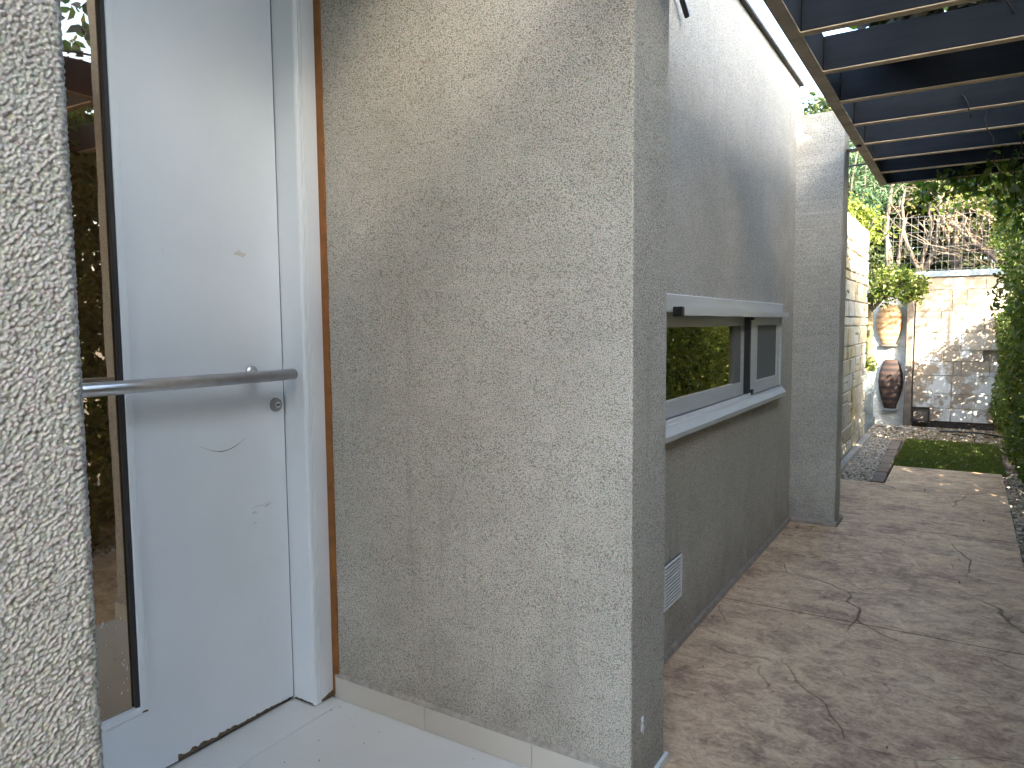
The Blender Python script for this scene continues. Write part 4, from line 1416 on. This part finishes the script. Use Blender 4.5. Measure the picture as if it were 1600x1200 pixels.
bare_shrub('grey leaning bare stem at the left end of the wire fence', [([(-1.02, gy, -0.1), (-1.03, gy, 2.2), (-1.10, gy, 3.0), (-0.98, gy, 3.7)], 0.06), ([(-0.95, gy, -0.1), (-0.92, gy, 2.4), (-0.85, gy, 3.5)], 0.04)], M['bark'])
bare_shrub('forked pale shrub stems rising behind the middle of the wire fence', [([(-0.60, gy, -0.1), (-0.60, gy, 2.2), (-0.85, gy + .05, 2.75), (-0.92, gy, 3.3)], 0.045), ([(-0.58, gy, -0.1), (-0.57, gy, 2.2), (-0.40, gy, 2.75), (-0.42, gy, 3.6)], 0.055), ([(-0.62, gy, -0.1), (-0.62, gy, 2.1), (-0.48, gy - .05, 2.9), (-0.58, gy, 3.6)], 0.04)], M['bark_pale'], 20)
bare_shrub('stout pale stump stem behind the wire fence', [([(-0.14, gy, -0.1), (-0.14, gy, 2.1), (-0.16, gy, 2.75), (-0.25, gy, 3.2)], 0.075), ([(-0.12, gy + .1, -0.1), (-0.12, gy + .1, 2.0), (-0.35, gy, 2.9), (-0.25, gy, 3.6)], 0.045)], M['bark_pale'])
# tangled dry climber
t = thing('dry_climber', 'tangle of dry brown climber stems leaning over the right of the wire fence', 'climber', (0.3, 12.4, 2.0))
parts = []
for i in range(55):
    a = Vector((random.uniform(-0.25, 0.9), 12.45 + random.uniform(-0.2, 0.3), random.uniform(2.1, 2.5)))
    b = Vector((a.x + random.uniform(-0.9, 0.2), 12.45 + random.uniform(-0.25, 0.35), random.uniform(2.5, 3.5)))
    parts.append(tube_geom(wiggle(a, b, 7, 0.08), random.choice([0.004, 0.006, 0.008, 0.014]), 5))
parts.append(tube_geom(wiggle((0.35, 12.4, 2.3), (-0.25, 12.45, 2.9), 8, 0.03), 0.035, 7))
parts.append(tube_geom(wiggle((0.7, 12.4, 2.5), (-0.1, 12.5, 3.2), 8, 0.05), 0.028, 7))
V, Fc = merge(parts)
pydata('stem', V, Fc, M['bark_pale'], t, smooth=True)
leaf_mesh('dry_leaves', clump_points(700, (0.15, 12.45, 2.9), (0.55, 0.2, 0.45), 40, 0.07), 0.05, M['litter'], t)

# evergreen trees behind the wall
spec = [(-2.6, 14.6, 'broad evergreen tree behind the conifer at far left'), (-0.9, 14.8, 'dark evergreen tree behind the forked bare stems'), (0.7, 14.3, 'dark evergreen tree behind the dry climber tangle'), (2.4, 14.6, 'evergreen tree rising behind the far end of the hedge')]
for i, (x, y0, lab) in enumerate(spec):
    tree('evergreen_tree', lab, 'tree', (x, y0, -0.09), 6, (x, y0, 3.3), (1.2, 0.9, 2.3), 13000, 0.13, M['darktree'], M['bark'], 0.13, 110, 0.26, group='evergreen trees behind the back wall')
# off-screen trees added to block the sun at the entrance, reflected in the glass
for i, (x, y0, h, lab) in enumerate([(9.6, -2.9, 10.0, 'added off-screen tree blocking the sun, nearest to the far garden'), (10.2, -4.9, 11.0, 'added off-screen tree blocking the sun, second from the far garden'), (9.7, -6.8, 11.4, 'added off-screen tree blocking the sun, third from the far garden'), (10.3, -8.8, 11.6, 'added off-screen tree blocking the sun, fourth from the far garden'), (9.9, -11.0, 11.6, 'added off-screen tree blocking the sun, farthest behind the camera')]):
    tree('offscreen_tree', lab, 'tree', (x, y0, -0.09), h, (x, y0, h * 0.55), (1.3, 1.35, h * 0.43), 19000, 0.32, M['darktree'], M['bark'], 0.2, 230, 0.36, group='tall trees beyond the hedge')
tree('offscreen_tree', 'small open-crowned tree beyond the far end of the hedge', 'tree', (2.9, 9.4, -0.09), 4.4, (2.0, 10.2, 3.62), (1.15, 1.0, 0.5), 2700, 0.075, M['shrub'], M['bark'], 0.03, 95, 0.12, limbs=1, group='tall trees beyond the hedge')
tree('leafy_shrub', 'sunlit green leafy shrub top above the wire fence', 'bush', (-0.2, 13.4, -0.09), 4.0, (-0.15, 13.4, 3.65), (1.3, 0.35, 0.5), 3600, 0.075, M['shrub'], M['bark'], 0.05, 80, 0.13, slim=0.6)
